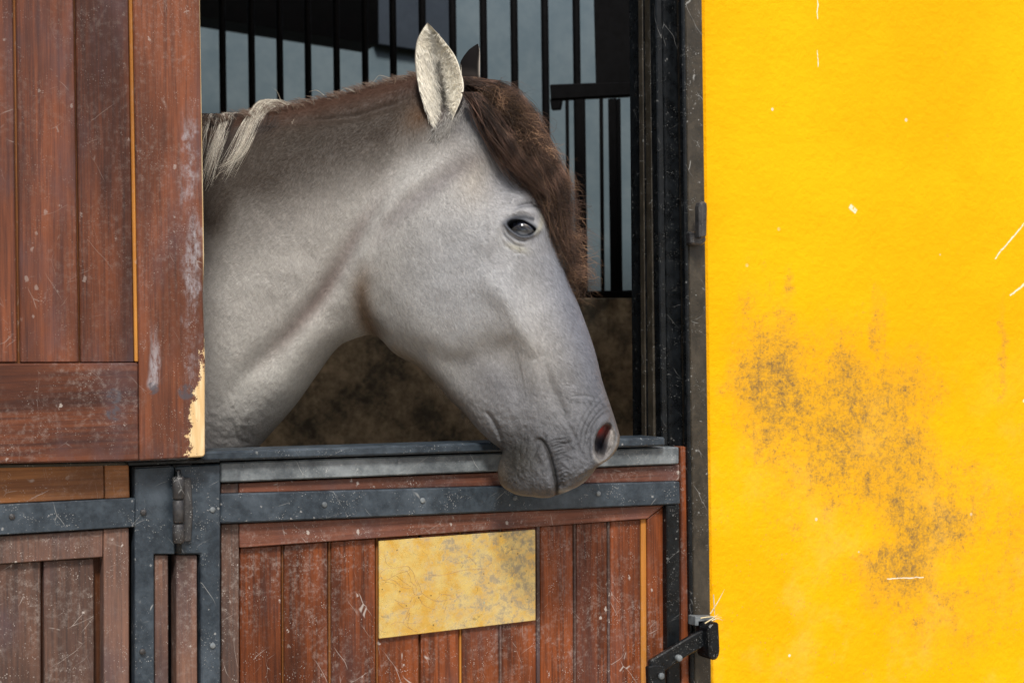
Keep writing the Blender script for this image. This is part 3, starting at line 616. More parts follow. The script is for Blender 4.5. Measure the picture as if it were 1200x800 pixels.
def relief(U, V):
    """millimetres outward of the smooth loft, side view"""
    R = np.zeros(U.shape)
    vis = (U > 200)
    R += 13*gauss_blob(U, V, (512, 322), 80, 88, 20, 2.0)
    J = [(556, 150), (512, 190), (462, 236), (434, 286), (426, 335), (437, 384)]
    d, s, t_ = pdist(U, V, smooth_pts(J)); sd_ = d*-s
    edge = np.tanh(sd_/10)*np.exp(-(d/60)**2)*sst(t_, .0, .25)
    R += 8.0*edge
    R -= 5*stroke(U, V, [(560, 190), (505, 230), (458, 272), (434, 318), (428, 362)], 12)
    R -= 7*stroke(U, V, [(470, 214), (432, 268), (395, 330), (350, 388), (298, 440), (262, 480)], 12)
    R += 5*stroke(U, V, [(528, 168), (490, 208), (450, 250), (420, 310), (405, 370)], 15)
    R += 5*stroke(U, V, [(400, 372), (365, 415), (320, 470), (280, 510)], 18)
    R += 2.5*gauss_blob(U, V, (378, 392), 26, 18, -40)
    R += 8*stroke(U, V, [(480, 150), (400, 190), (320, 260), (260, 330)], 50)
    R -= 4*stroke(U, V, [(495, 118), (450, 135), (410, 146), (330, 150)], 5)
    R += 3*stroke(U, V, [(490, 100), (440, 118), (370, 132)], 10)
    # throat latch fold and jaw underside bar
    R -= 2.5*stroke(U, V, [(420, 392), (436, 378), (450, 388), (462, 405)], 5)
    # bone of cheek, facial crest and lower jaw
    d, s, t_ = pdist(U, V, smooth_pts([(455, 380), (490, 402), (530, 414), (570, 406), (600, 392), (624, 392)]))
    R += 4.5*np.tanh(-d*s*-1/12*-1)*np.exp(-(d/42)**2)*sst(t_, 0, .3)*sst(1-t_, 0, .3)
    d, s, t_ = pdist(U, V, smooth_pts([(600, 300), (606, 335), (613, 372), (628, 402), (648, 440)]))
    R -= 3.0*np.tanh(d*s*-1/9)*np.exp(-(d/34)**2)*sst(t_, 0, .3)*sst(1-t_, 0, .3)
    R += 9*stroke(U, V, [(560, 318), (590, 350), (612, 385), (628, 420)], 15)
    R -= 5*stroke(U, V, [(545, 385), (580, 410), (604, 445), (612, 480)], 17)
    R += 4*stroke(U, V, [(470, 402), (510, 428), (545, 462), (578, 500)], 15)
    R -= 3.2*stroke(U, V, [(632, 396), (636, 425), (645, 455), (660, 482), (668, 496)], 6)
    R += 3*stroke(U, V, [(652, 372), (662, 410), (672, 450)], 12)
    R += 1.4*stroke(U, V, [(600, 335), (618, 360), (628, 395), (626, 440), (610, 475)], 3.4)
    R -= 4*stroke(U, V, [(567, 478), (576, 488), (584, 504), (589, 522)], 2.6)
    R -= 2.*gauss_blob(U, V, (640, 340), 22, 36, -25)
    # temple, brow, eye
    R -= 7*gauss_blob(U, V, (586, 218), 26, 22, 35)
    R += 4*stroke(U, V, [(556, 300), (575, 285), (585, 262), (588, 246)], 12)
    R += 9*gauss_blob(U, V, (611, 265), 31, 25, 15, 1.3)
    R += 6*stroke(U, V, [(590, 262), (602, 254), (616, 251), (632, 258)], 5)
    R += 5*stroke(U, V, [(590, 246), (606, 236), (624, 234), (638, 244)], 7)
    R -= 3*stroke(U, V, [(594, 256), (608, 246), (624, 244), (634, 249)], 2.2)
    for q, a_, w in (([(600, 254), (612, 247.5), (624, 246), (634, 245)], 1.8, 1.3), ([(603, 249), (614, 243.5), (628, 240)], 1.3, 1.2), ([(618, 250), (628, 249), (634, 252)], 1.2, 1.2),
                     ([(587, 268), (592, 281), (604, 291), (618, 293)], 1.5, 1.6), ([(592, 268), (596, 279), (607, 286), (620, 287)], 1.3, 1.3), ([(583, 274), (590, 290), (602, 299)], 1.1, 1.7), ([(596, 302), (606, 300), (616, 301)], .8, 1.3)):
        R -= a_*stroke(U, V, q, w)
    ex, ey = U-611.0, V-271.0; ca, sa = math.cos(.14), math.sin(.14); ex, ey = ex*ca+ey*sa, -ex*sa+ey*ca
    up_h = 9.0-.9*(ex/6)**2*.5; lo_h = 10.5
    hh = np.where(ey < 0, 7.2-.12*ex, 9.6+.10*ex); er = (np.abs(ex/16.0)**1.55+np.abs(ey/hh) **1.55)**(1/1.55)
    R += 2.6*np.exp(-((er-1.18)/.17)**2)
    R -= 15*sst(-er, -1.05, -.88)
    # nostril
    x, y = nost(U, V); nr_ = np.sqrt((x/12.5)**2+(y/22.0)**2)
    ang = np.arctan2(y, x)
    left = sst(-np.cos(ang), -.35, .5)
    R += (.6+2.4*left)*np.exp(-((nr_-1.22)/.20)**2)
    cav = sst(-nr_, -1.03, -.70)
    R -= cav*(7+34*sst(-x, -5, 5))
    R -= 1.2*stroke(U, V, [(664, 464), (676, 462), (688, 463), (697, 467)], 1.6); R -= .8*stroke(U, V, [(672, 470), (684, 471), (693, 475)], 1.4)
    for k in range(6):
        R -= .55*stroke(U, V, [(655+3*k, 446+4*k), (668+3*k, 448+4*k), (684+2*k, 456+4*k)], 1.2)
    R -= 1.0*stroke(U, V, [(650, 482), (662, 494), (672, 508), (680, 530)], 2.2)
    R -= .9*stroke(U, V, [(642, 478), (652, 492), (664, 504)], 1.6)
    # mouth
    mouth = [(624, 515), (629, 512), (635, 514), (640, 522), (645, 536), (649, 553), (651.5, 568), (651.5, 584)]
    d, s, t_ = pdist(U, V, smooth_pts(mouth))
    R -= 5*np.exp(-(d/2.0)**2)*sst(t_, 0, .35)
    R += 3.0*np.exp(-((d-8)/6)**2)*sst(t_, .15, .45)
    R -= 1.15*wrinkles(U, V)
    R += 7*gauss_blob(U, V, (610, 552), 24, 24, 0, 1.4)
    R += 5*gauss_blob(U, V, (636, 562), 12, 18, -15, 1.3)
    R += 6*gauss_blob(U, V, (676, 548), 22, 18, -20, 1.4)
    mz = sst(V, 430, 520)*vis
    R += mz*(1.8*vnoise(U/5, V/5)+.7*vnoise(U/2.2+9, V/2.2)+.35*vnoise(U/1.2+5, V/1.2))
    R += 2.2*vnoise(U/38, V/38)+1.3*vnoise(U/17+3, V/17)+.25*vnoise(U/5+3, V/5)
    return R*vis*1.45
def body_surface(S, phi, sgn_full=True):
    T = S[:, 0:2]; B = S[:, 2:4]
    c = np.cos(phi); s_ = np.sin(phi)
    e = np.clip(S[:, 6], .6, 1.05)[:, None]
    a = np.sign(c)[None]*np.abs(c)[None]**np.where(True, .95, 1.)            # along T..B
    b = np.abs(s_)[None]**e
    U = (T[:, :1]+B[:, :1])/2+(T[:, :1]-B[:, :1])/2*a
    V = (T[:, 1:]+B[:, 1:])/2+(T[:, 1:]-B[:, 1:])/2*a
    w = S[:, 4:5]*b*(1+S[:, 7:8]*a)
    return U, V, w, b
U, Vv, w, b = body_surface(S, phi)
R = relief(U, Vv)/1000
fade = np.minimum(1, (w/.018))
# how close to the silhouette: relief dies out there, except that the cavities keep to what width there is
w2 = np.maximum(w+R*fade, np.minimum(w, .0015))
mid = S[:, 5:6]*np.ones_like(U)

# far side: true mirror image about the (slightly turned) middle plane of the head
P_mid = at_depth(U, Vv, mid); P_far = P_mid+fw*w2[..., None]
P_near = P_mid-fw*w2[..., None]
nS = len(S)
ringV = np.concatenate([P_near, P_far[:, -2:0:-1]], axis=1); NR = ringV.shape[1]
idx = np.arange(nS*NR).reshape(nS, NR); nx = np.roll(idx, -1, axis=1)
Q = np.stack([idx[:-1], idx[1:], nx[1:], nx[:-1]], -1).reshape(-1, 4)
UU = np.concatenate([U, U[:, -2:0:-1]], 1); VV = np.concatenate([Vv, Vv[:, -2:0:-1]], 1)
def mixc(a, b_, k): return a*(1-k[..., None])+np.array(b_)*k[..., None]
def coat(U, V):
    n1 = vnoise(U/30, V/30); n2 = vnoise(U/11+7, V/11)
    col = np.ones(U.shape+(3,))*np.array([.385, .372, .352])
    # upper neck and crest darker dun-brown
    d, s, t_ = pdist(U, V, [(150, 350), (250, 310), (320, 258), (400, 218), (470, 186), (520, 162), (560, 130)])
    k = sst(-d*s*1.0 if False else (d*-s), -55, 45)
    neck = sst(-(U+.35*(V-200)), -600, -520)
    k = np.clip(k+n1*.25, 0, 1)*neck
    col = mixc(col, [.072, .058, .047], k*.97)
    crest = stroke(U, V, [(200, 160), (275, 146), (362, 128), (457, 106), (510, 98), (560, 106)], 20, .0)
    col = mixc(col, [.105, .062, .045], np.clip(crest*.85, 0, 1))
    col = mixc(col, [.16, .085, .035], .6*gauss_blob(U, V, (497, 140), 22, 16, -40))
    # shade of the jugular and jaw grooves painted as dark stripes; jaw tan is coat
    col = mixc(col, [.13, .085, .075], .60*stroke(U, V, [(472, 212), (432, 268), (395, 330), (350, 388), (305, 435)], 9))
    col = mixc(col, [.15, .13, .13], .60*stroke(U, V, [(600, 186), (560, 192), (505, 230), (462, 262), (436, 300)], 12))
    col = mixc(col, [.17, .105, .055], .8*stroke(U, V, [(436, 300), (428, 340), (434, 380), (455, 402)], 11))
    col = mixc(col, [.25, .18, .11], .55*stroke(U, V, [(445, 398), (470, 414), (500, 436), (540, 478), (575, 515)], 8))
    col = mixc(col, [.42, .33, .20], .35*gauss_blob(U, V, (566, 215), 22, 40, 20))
    col = mixc(col, [.50, .49, .47], .5*stroke(U, V, [(535, 175), (500, 205), (455, 250), (420, 320), (405, 380)], 17))  # light on the parotid ridge painted in as a paler band
    col = mixc(col, [.47, .46, .43], .6*gauss_blob(U, V, (330, 470), 90, 70, -45))
    col = mixc(col, [.30, .25, .19], .18*stroke(U, V, [(560, 380), (575, 430), (592, 470)], 26))
    # face: bluish front of nose
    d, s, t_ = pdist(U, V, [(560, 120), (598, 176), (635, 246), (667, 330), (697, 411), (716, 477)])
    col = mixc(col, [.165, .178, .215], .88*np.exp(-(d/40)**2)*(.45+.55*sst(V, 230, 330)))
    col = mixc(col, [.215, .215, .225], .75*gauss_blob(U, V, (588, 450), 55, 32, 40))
    col = mixc(col, [.47, .465, .455], .5*stroke(U, V, [(480, 385), (530, 400), (575, 388), (606, 365), (596, 330), (590, 300)], 15))  # highlight along cheek bottom and facial crest painted in pale
    # grey temple
    col = mixc(col, [.24, .24, .26], .6*gauss_blob(U, V, (592, 215), 32, 30, 30))
    col = mixc(col, [.345, .35, .36], .75*gauss_blob(U, V, (560, 320), 85, 100, 20, 1.4))
    # muzzle
    k = sst(V+.15*(U-600), 395, 535)
    col = mixc(col, [.115, .118, .128], .93*k)
    col = mixc(col, [.03, .03, .032], np.clip(.62*wrinkles(U, V), 0, .7)*sst(V, 440, 480))  # crease shade painted along lip wrinkles and nostril folds
    col = mixc(col, [.042, .039, .032], .88*gauss_blob(U, V, (606, 536), 30, 30, 20, 1.2))
    col = mixc(col, [.20, .155, .10], .5*gauss_blob(U, V, (585, 560), 9, 20, 0))
    col = mixc(col, [.34, .31, .24], .45*stroke(U, V, [(586, 566), (600, 577), (620, 581.5), (645, 582.5)], 3.2, .0))  # rim light under the chin painted as a pale edge
    col = mixc(col, [.40, .39, .36], .5*stroke(U, V, [(655, 573), (672, 571), (686, 563)], 3, .0))  # same painted rim light below the upper lip
    # eye surround
    ex, ey = U-611.0, V-271.0; ca, sa = math.cos(.14), math.sin(.14); ex, ey = ex*ca+ey*sa, -ex*sa+ey*ca
    hh = np.where(ey < 0, 7.2-.12*ex, 9.6+.10*ex); er = (np.abs(ex/16.0)**1.55+np.abs(ey/hh) **1.55)**(1/1.55)
    col = mixc(col, [.07, .08, .10], .85*np.exp(-(np.maximum(er-1.05, 0)/.45)**2))
    col = mixc(col, [.02, .02, .022], sst(-er, -1.12, -.95))
    col = mixc(col, [.035, .04, .05], .85*stroke(U, V, [(594, 268), (603, 261.5), (614, 259.5), (626, 262)], 3.0, .12))  # lid shading painted dark along the upper lid
    col = mixc(col, [.38, .36, .27], .5*gauss_blob(U, V, (606, 294), 12, 4, 15))
    col = mixc(col, [.42, .40, .33], .55*stroke(U, V, [(633, 246), (635, 258), (632, 270), (624, 282)], 3))
    for q in ([(600, 254), (612, 247.5), (624, 246), (634, 245)], [(603, 249), (614, 243.5), (628, 240)], [(587, 268), (592, 281), (604, 291), (618, 293)], [(592, 268), (596, 279), (607, 286), (620, 287)]):
        col = mixc(col, [.10, .105, .125], .55*stroke(U, V, q, 1.3))  # fold shade painted into the eyelid creases
    # mouth line and nostril inside
    d, s, t_ = pdist(U, V, smooth_pts([(624, 515), (629, 512), (635, 514), (640, 522), (645, 536), (649, 553), (651.5, 568), (651.5, 584)]))
    col = mixc(col, [.05, .045, .04], .8*np.exp(-(d/1.8)**2)*sst(t_, 0, .1))
    x, y = nost(U, V); nr_ = np.sqrt((x/12.5)**2+(y/22.0)**2)
    col = mixc(col, [.30, .29, .27], .6*np.exp(-((nr_-1.08)/.13)**2)*sst(np.cos(np.arctan2(y, x)-.9), -.4, .7))
    ins = sst(-nr_, -1.0, -.86)
    inner = np.ones(U.shape+(3,))*np.array([.27, .255, .24])
    inner = mixc(inner, [.95, .24, .20], gauss_blob(U, V, (702, 503), 6, 7)*.95)
    inner = mixc(inner, [.02, .022, .04], .95*gauss_blob(U, V, (703, 521), 8, 12))
    col = col*(1-ins[..., None])+inner*ins[..., None]
    col = 1.35*col**1.35
    col *= (1+.13*n1+.07*n2)[..., None]
    return np.clip(col, .004, 1)
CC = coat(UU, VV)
def coat_mat():
    m = NT('horse_coat'); P = m.pos(); a = m.n('ShaderNodeVertexColor', layer_name='coat').outputs[0]
    # hair lies down and back: stretch the grain along the neck
    G = m.mapping(P, rot=(0, math.radians(35), 0)); G = m.mapping(G, scale=(1, 1, .32))
    g = m.noise(G, 420, 4, .7); g2 = m.noise(G, 170, 4, .65); cl = m.noise(P, 60, 4, .6)
    f = m.math('ADD', m.math('MULTIPLY', g, .5), m.math('MULTIPLY', g2, .5))
    k = m.ramp(f, .34, .66, .80, 1.16)
    col = m.mix(1.0, a, m.comb(k, k, k), 'MULTIPLY')
    nr = m.bump(f, .85, .0024); nr = m.bump(cl, .10, .004, nr)
    m.set(m.b.inputs['Sheen Weight'], .0); m.set(m.b.inputs['Sheen Roughness'], .5); m.set(m.b.inputs['Sheen Tint'], (1, .97, .9, 1))
    return m.done(col, .55, nr, spec=.25)
M_COAT = coat_mat()
vertsall = ringV.reshape(-1, 3); cols = CC.reshape(-1, 3); quads = Q
# end caps as fans (rump and lip tip)
c0 = ringV[0].mean(0); c1 = ringV[-1].mean(0); nb = len(vertsall)
vertsall = np.vstack([vertsall, c0, c1]); cols = np.vstack([cols, cols[0], cols[-1]])
r_ = np.arange(NR); r2 = np.roll(r_, -1)
cap0 = np.stack([np.full(NR, nb), r_, r2, r2], -1); cap1 = np.stack([np.full(NR, nb+1), r2+(nS-1)*NR, r_+(nS-1)*NR, r_+(nS-1)*NR], -1)
# legs (inside the stall, out of sight): tapered, jointed, part of the same mesh
def leg(px, sgn, front=True):
    base = at_depth(np.array([float(px)]), np.array([800.]), np.array([2.69]))[0]+fw*sgn*.15
    z0 = base[2]+.25
    prof = [(z0, .11, 0), (z0-.2, .085, .01), (.52, .048, .0 if front else -.05), (.45, .046, 0 if front else -.03), (.40, .032, 0 if front else .02), (.16, .030, 0 if front else .02), (.11, .040, 0), (.06, .050, -.03), (.004, .062, -.04)]
    V = []; n = 16
    for z, r, o in prof:
        c = np.array([base[0], base[1], z])-rt*o
        for k in range(n): V.append(c+rt*r*math.cos(2*math.pi*k/n)+fw*r*math.sin(2*math.pi*k/n))
    i = np.arange(len(prof)*n).reshape(-1, n); j = np.roll(i, -1, 1)
    return np.array(V), np.stack([i[:-1], j[:-1], j[1:], i[1:]], -1).reshape(-1, 4)
allF = [quads]
tri_fix = []
for px, sgn, fr_ in ((-60, -1, True), (-60, 1, True), (-820, -1, False), (-820, 1, False)):
    v, f = leg(px, sgn, fr_); f = f+len(vertsall); vertsall = np.vstack([vertsall, v]); cols = np.vstack([cols, np.tile([.2, .18, .16], (len(v), 1))]); allF.append(f)
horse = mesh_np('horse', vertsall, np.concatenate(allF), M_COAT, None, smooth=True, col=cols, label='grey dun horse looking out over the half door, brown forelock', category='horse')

# ---- lookup from photo point to near-side surface depth
gx = U.ravel(); gy = Vv.ravel(); gd = (mid-w2*1.0).ravel(); gw = w2.ravel()
cellmap = {}
okm = (gx > 200)
gi = np.full((640, 560), np.nan); gwid = np.full((640, 560), np.nan)
ix = np.round(gx[okm]-200).astype(int); iy = np.round(gy[okm]).astype(int); kk = (ix >= 0) & (ix < 560) & (iy >= 0) & (iy < 640)
gi[iy[kk], ix[kk]] = gd[okm][kk]; gwid[iy[kk], ix[kk]] = gw[okm][kk]
def surf(px, py):
    for r in range(0, 9):
        y0, x0 = int(round(py)), int(round(px-200)); s_ = gi[max(0, y0-r):y0+r+1, max(0, x0-r):x0+r+1]
        if np.isfinite(s_).any(): return float(np.nanmin(s_))
    return 2.55
def PX(px, py, off=0.0):
    """point on the near side of the horse at a photo position, off metres towards the viewer"""
    d = surf(px, py); m_ = 2.55
    return at_depth(np.array([float(px)]), np.array([float(py)]), np.array([d-off]))[0]

# ---- fine coat hairs: one thin triangle each, lying along the growth direction
def flow(U, V):
    """growth direction in the side view"""
    gxv = np.where(U < 470, -.55, .25)*1.0; gyv = np.ones_like(U)
    k = sst(U+.3*(V-200), 430, 520); dx = -.75*(1-k)+.45*k; dy = .85*np.ones_like(U)
    return dx/np.hypot(dx, dy), dy/np.hypot(dx, dy)
def hair_mat(name, rough=.5, spec=.22):
    m = NT(name); a = m.n('ShaderNodeVertexColor', layer_name='coat').outputs[0]; return m.done(a, rough, spec=spec)
M_HAIR = hair_mat('hair')
M_FUZZ = hair_mat('short_coat_hair', .8, .08)
sel = np.argwhere((U > 225) & (Vv < 560) & (np.arange(NH+1)[None, :] > 1) & (np.arange(NH+1)[None, :] < NH-1))
NHAIR = 150000
# area weighting
du = np.hypot(np.gradient(U, axis=0), np.gradient(Vv, axis=0))*np.hypot(np.gradient(U, axis=1), np.gradient(Vv, axis=1))+.02
wt = du[sel[:, 0], sel[:, 1]]; wt = wt/wt.sum()
pk = sel[rng.choice(len(sel), NHAIR, p=wt)]
hu = U[pk[:, 0], pk[:, 1]]+rng.normal(0, .6, NHAIR); hv = Vv[pk[:, 0], pk[:, 1]]+rng.normal(0, .6, NHAIR)
hP = P_near[pk[:, 0], pk[:, 1]]
# outward normal of the near surface
dS = np.gradient(P_near, axis=0); dA = np.gradient(P_near, axis=1); Nn = np.cross(dA, dS); Nn /= np.linalg.norm(Nn, axis=2, keepdims=True)+1e-12
Nn = np.where((Nn@fw)[..., None] > 0, -Nn, Nn)
hN = Nn[pk[:, 0], pk[:, 1]]
ex = np.sqrt(((hu-611)/19)**2+((hv-271)/15)**2); xx, yy = nost(hu, hv); en = np.sqrt((xx/13)**2+(yy/23)**2)
keep = (ex > 1) & (en > 1) & (rng.random(len(hu)) > .85*np.exp(-((ex-1)/.9)**2)) & (rng.random(len(hu)) > .93*sst(hv+.25*(hu-600), 440, 505))
hu, hv, hP, hN = hu[keep], hv[keep], hP[keep], hN[keep]; n = len(hu)
fx, fy = flow(hu, hv); jit = rng.normal(0, .28, n)+1.2*vnoise(hu/22, hv/22); fx, fy = fx*np.cos(jit)-fy*np.sin(jit), fx*np.sin(jit)+fy*np.cos(jit)
D = fx[:, None]*rt-fy[:, None]*up; D -= (D*hN).sum(1)[:, None]*hN; D /= np.linalg.norm(D, axis=1, keepdims=True)+1e-9
length = rng.uniform(.004, .0085, n)*np.where(hv > 470, .45, 1.0); lift = rng.uniform(.08, .28, n)
tip = hP+D*length[:, None]+hN*(length*lift)[:, None]
side = np.cross(D, hN)*(rng.uniform(.00018, .0004, n))[:, None]
base = hP-hN*.0003
HV = np.stack([base-side, base+side, tip], 1).reshape(-1, 3)
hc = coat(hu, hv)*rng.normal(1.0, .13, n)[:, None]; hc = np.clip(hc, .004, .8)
mesh_np('coat_hair', HV, np.arange(3*n).reshape(-1, 3), M_FUZZ, horse, col=np.repeat(hc, 3, 0), kind='stuff')

# ---- long hair strands
def strands(paths, jitter_px, depth_j, r, seed, k=14, frizz=1.0, colfn=None):
    """paths: list of (guide array (m,3): px, py, depth), count) -> world strands"""
    g = np.random.default_rng(seed); out = []; rad = []; cl = []
    for guide, cnt in paths:
        guide = np.array(guide, float); q = loopc(guide)
        q = np.array([[np.interp(s, np.linspace(0, 1, len(q)), q[:, j]) for j in range(3)] for s in np.linspace(0, 1, k)])
        for _ in range(cnt):
            cut = g.uniform(.72, 1.0); s = np.linspace(0, 1, k)*cut
            p = np.array([[np.interp(a, np.linspace(0, 1, k), q[:, j]) for j in range(3)] for a in s])
            o = g.normal(0, 1, 2); spread = .55+.6*s
            ph = g.uniform(0, 6.28, 4); fr = g.uniform(3, 9, 2)
            wob = frizz*np.c_[np.sin(s*fr[0]+ph[0])-math.sin(ph[0]), np.sin(s*fr[1]+ph[1])-math.sin(ph[1])]
            fr3 = g.uniform(14, 30, 2); wob = wob+frizz*.22*np.c_[np.sin(s*fr3[0]+ph[2]), np.sin(s*fr3[1]+ph[3])]*s[:, None]**.4
            p[:, 0] += o[0]*jitter_px*spread+wob[:, 0]+g.normal(0, .25*frizz, k).cumsum()*.5; p[:, 1] += wob[:, 1]*.7
            p[:, 2] += o[1]*depth_j*spread
            out.append(at_depth(p[:, 0], p[:, 1], p[:, 2])); rad.append(r*g.uniform(.6, 1.3)); cl.append(colfn(g, p, k))
    return np.array(out), np.array(rad), np.array(cl)
def add_hair(name, st, rad, cl, parent, sides=3, kind='stuff', **kw):
    V, f = tubes(st, rad, True, sides); col = np.repeat(cl.reshape(-1, 3), sides, 0)
    return mesh_np(name, V, f, M_HAIR, parent, smooth=True, col=col, kind=kind, **kw)
def c_fore(g, p, k):
    base = np.array([[.038, .023, .017], [.065, .036, .025], [.018, .013, .011], [.14, .085, .05]][g.choice(4, p=[.40, .30, .23, .07])])
    c = np.tile(base*g.uniform(.6, 1.35), (k, 1)); s = np.linspace(0, 1, k)[:, None]
    c = c*np.exp(2.6*vnoise((p[:, 0]+p[:, 1]*.4)/11, (p[:, 1]-p[:, 0]*.3)/24))[:, None]
    return c*(1-.0*s)+s*np.array([.022, .010, .005])*g.uniform(0, 1.4)
fore = []
FP = np.array([(548, 98), (575, 118), (592, 152), (606, 190), (622, 222), (637, 252), (648, 286), (662, 318), (676, 352)], float)   # forehead line
g = np.random.default_rng(21)
tang = np.gradient(FP, axis=0); nrm = np.c_[-tang[:, 1], tang[:, 0]]; nrm /= np.linalg.norm(nrm, axis=1)[:, None]
nrm = np.where(nrm[:, :1] < 0, -nrm, nrm)
outw = np.array([3, 19, 31, 34, 34, 29, 21, 13, 6], float)            # thickness of the forelock in front of the forehead
for i in range(150):
    o = g.uniform(.02, 1.0)**.8; dz = g.uniform(-.075, .06)
    st_ = 0 if g.random() < .8 else g.integers(1, 3)
    en_ = g.choice([5, 6, 7, 8, 9], p=[.16, .24, .28, .22, .10])
    d0 = 2.575-.03*np.arange(9)/8
    pts = FP+nrm*(outw*o)[:, None]+np.array([0, -3.])*o+g.normal(0, 2.2, (9, 2))
    gd_ = np.c_[pts, d0+dz*np.linspace(.55, 1.0, 9)]
    fore.append((gd_[st_:en_], 17))
# a lock that lies over the near side of the temple, and one thin wisp
for i in range(16):
    o = g.normal(0, 3.5, 2)
    fore.append((np.array([(548+o[0], 108, 2.50), (566+o[0], 135+o[1], 2.495), (584+o[0], 165+o[1], 2.49), (602+o[0], 192+o[1], 2.49), (622+o[0], 214+o[1], 2.495), (642+o[0], 232+o[1], 2.50)]), 22))
st, rad, cl = strands(fore, 4.6, .012, .00033, 5, 24, 5.0, c_fore)
add_hair('forelock', st, rad, cl, horse)
# curls lying over the forelock
cu = []
for i in range(1500):
    j = g.uniform(.6, 7.6); k_ = int(j); f_ = j-k_; c0_ = (FP[k_]*(1-f_)+FP[k_+1]*f_); ow_ = outw[k_]*(1-f_)+outw[k_+1]*f_
    p = c0_+nrm[k_]*ow_*g.uniform(-.05, 1.02); a = g.normal(1.05, .75); L = g.uniform(12, 42)
    q = [p, p+np.array([math.cos(a), math.sin(a)])*L*.5, p+np.array([math.cos(a+g.normal(0, .7)), math.sin(a+.2)])*L]
    dd = 2.505-.012*g.random()+.02*(j/8)
    cu.append((np.c_[np.array(q), np.array([dd+.02, dd, dd+.01])], 2))
def c_curl(g, p, k): return np.exp(2.4*vnoise(p[:, 0]/14, p[:, 1]/20))[:, None]*np.tile(np.array([[.20, .12, .07], [.085, .048, .030], [.03, .02, .016]][g.choice(3, p=[.30, .40, .30])])*g.uniform(.6, 1.3), (k, 1))
st, rad, cl = strands(cu, 3.0, .006, .00024, 55, 16, 4.6, c_curl)
add_hair('forelock_curls', st, rad, cl, horse)
# loose frizz round the forelock
fz = []
for i in range(420):
    j = g.integers(1, 8); p = FP[j]+nrm[j]*(outw[j]*g.uniform(.5, 1.0)+g.uniform(0, 8)*(j > 3)); a = g.uniform(-.6, 1.5); L = g.uniform(10, 40)
    q = [p, p+np.array([math.cos(a), math.sin(a)])*L*.5, p+np.array([math.cos(a+.5), math.sin(a+.5)])*L]
    fz.append((np.c_[np.array(q), np.full(3, 2.56+g.uniform(-.06, .06))], 3))
st, rad, cl = strands(fz, 2, .012, .00018, 8, 10, 2.6, lambda g, p, k: np.tile(np.array([.12, .07, .05])*g.uniform(.4, 1.4), (k, 1)))
add_hair('forelock_frizz', st, rad, cl, horse)
# crest: short clipped mane standing along the top line
cr = []
CL = np.array([(225, 146), (275, 138), (312, 131), (362, 121), (410, 111), (457, 98), (490, 90), (520, 92)], float)
for i in range(620):
    t_ = g.uniform(0, 6.99); k_ = int(t_); p = CL[k_]*(1-(t_-k_))+CL[k_+1]*(t_-k_); L = g.uniform(8, 16)
    dz = g.uniform(-.035, .04); p = p+np.array([0, g.uniform(1, 7)])
    a = g.normal(-2.05, .25)
    q = np.array([p, p+np.array([math.cos(a), math.sin(a)])*L*.55, p+np.array([math.cos(a-.5), math.sin(a-.5)])*L])
    cr.append((np.c_[q, np.full(3, 2.605+dz)], 9))
def c_crest(g, p, k):
    b_ = np.array([[.17, .10, .07], [.10, .06, .045], [.30, .22, .16], [.40, .36, .30]][g.choice(4, p=[.42, .28, .22, .08])]); return np.tile(b_*g.uniform(.7, 1.2), (k, 1))
st, rad, cl = strands(cr, 1.6, .006, .00028, 9, 5, .5, c_crest)
add_hair('clipped_mane', st, rad, cl, horse)
# pale mane locks falling over the near side
def on_neck(pts, off=.006):
    return np.array([(x, y, surf(max(x, 236), max(y, 126))-off-o) for x, y, o in pts])
locks = [([(344, 130, -.02), (330, 123, -.004), (316, 119, .0), (305, 128, .006), (294, 148, .008), (280, 180, .006), (262, 212, .004)], 280, 4.6),
         ([(340, 130, -.02), (326, 123, 0), (311, 130, .006), (296, 152, .008), (284, 176, .008), (270, 190, .006), (254, 197, .004)], 90, 1.6),
         ([(276, 136, -.03), (268, 134, .0), (263, 148, .004), (256, 168, .006), (247, 196, .004), (238, 226, .002)], 200, 4.0),
         ([(252, 140, -.03), (246, 136, .0), (240, 150, .004), (234, 180, .004), (230, 210, .004)], 120, 4.2)]
pl = []
for pts, cnt, jit_ in locks:
    gd_ = on_neck(pts); gd_[:, 2] = np.minimum(gd_[:, 2], np.maximum.accumulate(gd_[::-1, 2])[::-1])
    gd_[:, 2] = np.convolve(np.pad(gd_[:, 2], 1, mode='edge'), [.25, .5, .25], 'valid')
    s_, r__, c__ = strands([(gd_+np.array([gg_*jit_*1.3, 0, 0])+np.array([[0, 0, 0]]*3+[[3*math.sin(gg_*5+q_), 0, 0] for q_ in range(len(gd_)-3)]), cnt//7) for gg_ in np.linspace(-1, 1, 7)], jit_*.5, .005, .00030, 31+cnt, 18, 2.2, lambda g, p, k: np.tile(np.array([[.85, .80, .68], [.70, .65, .55], [.30, .24, .19]][g.choice(3, p=[.38, .34, .28])])*g.uniform(.75, 1.15), (k, 1)))
    add_hair('mane_lock', s_, r__, c__, horse)
# dark mane underneath, between the locks
dk = []
for i in range(130):
    x = g.uniform(226, 330); L = g.uniform(35, 85)*(1.2-(x-226)/130)
    pts = [(x+10, 138, -.02), (x, 134, 0), (x-6, 150, .0), (x-12, 134+L*.7, .0), (x-18, 134+L, .0)]
    dk.append((on_neck(pts, .007), 16))
st, rad, cl = strands(dk, 3, .003, .00032, 77, 10, 1.2, lambda g, p, k: np.tile(np.array([.045, .035, .03])*g.uniform(.5, 2.2), (k, 1)))
add_hair('dark_mane', st, rad, cl, horse)
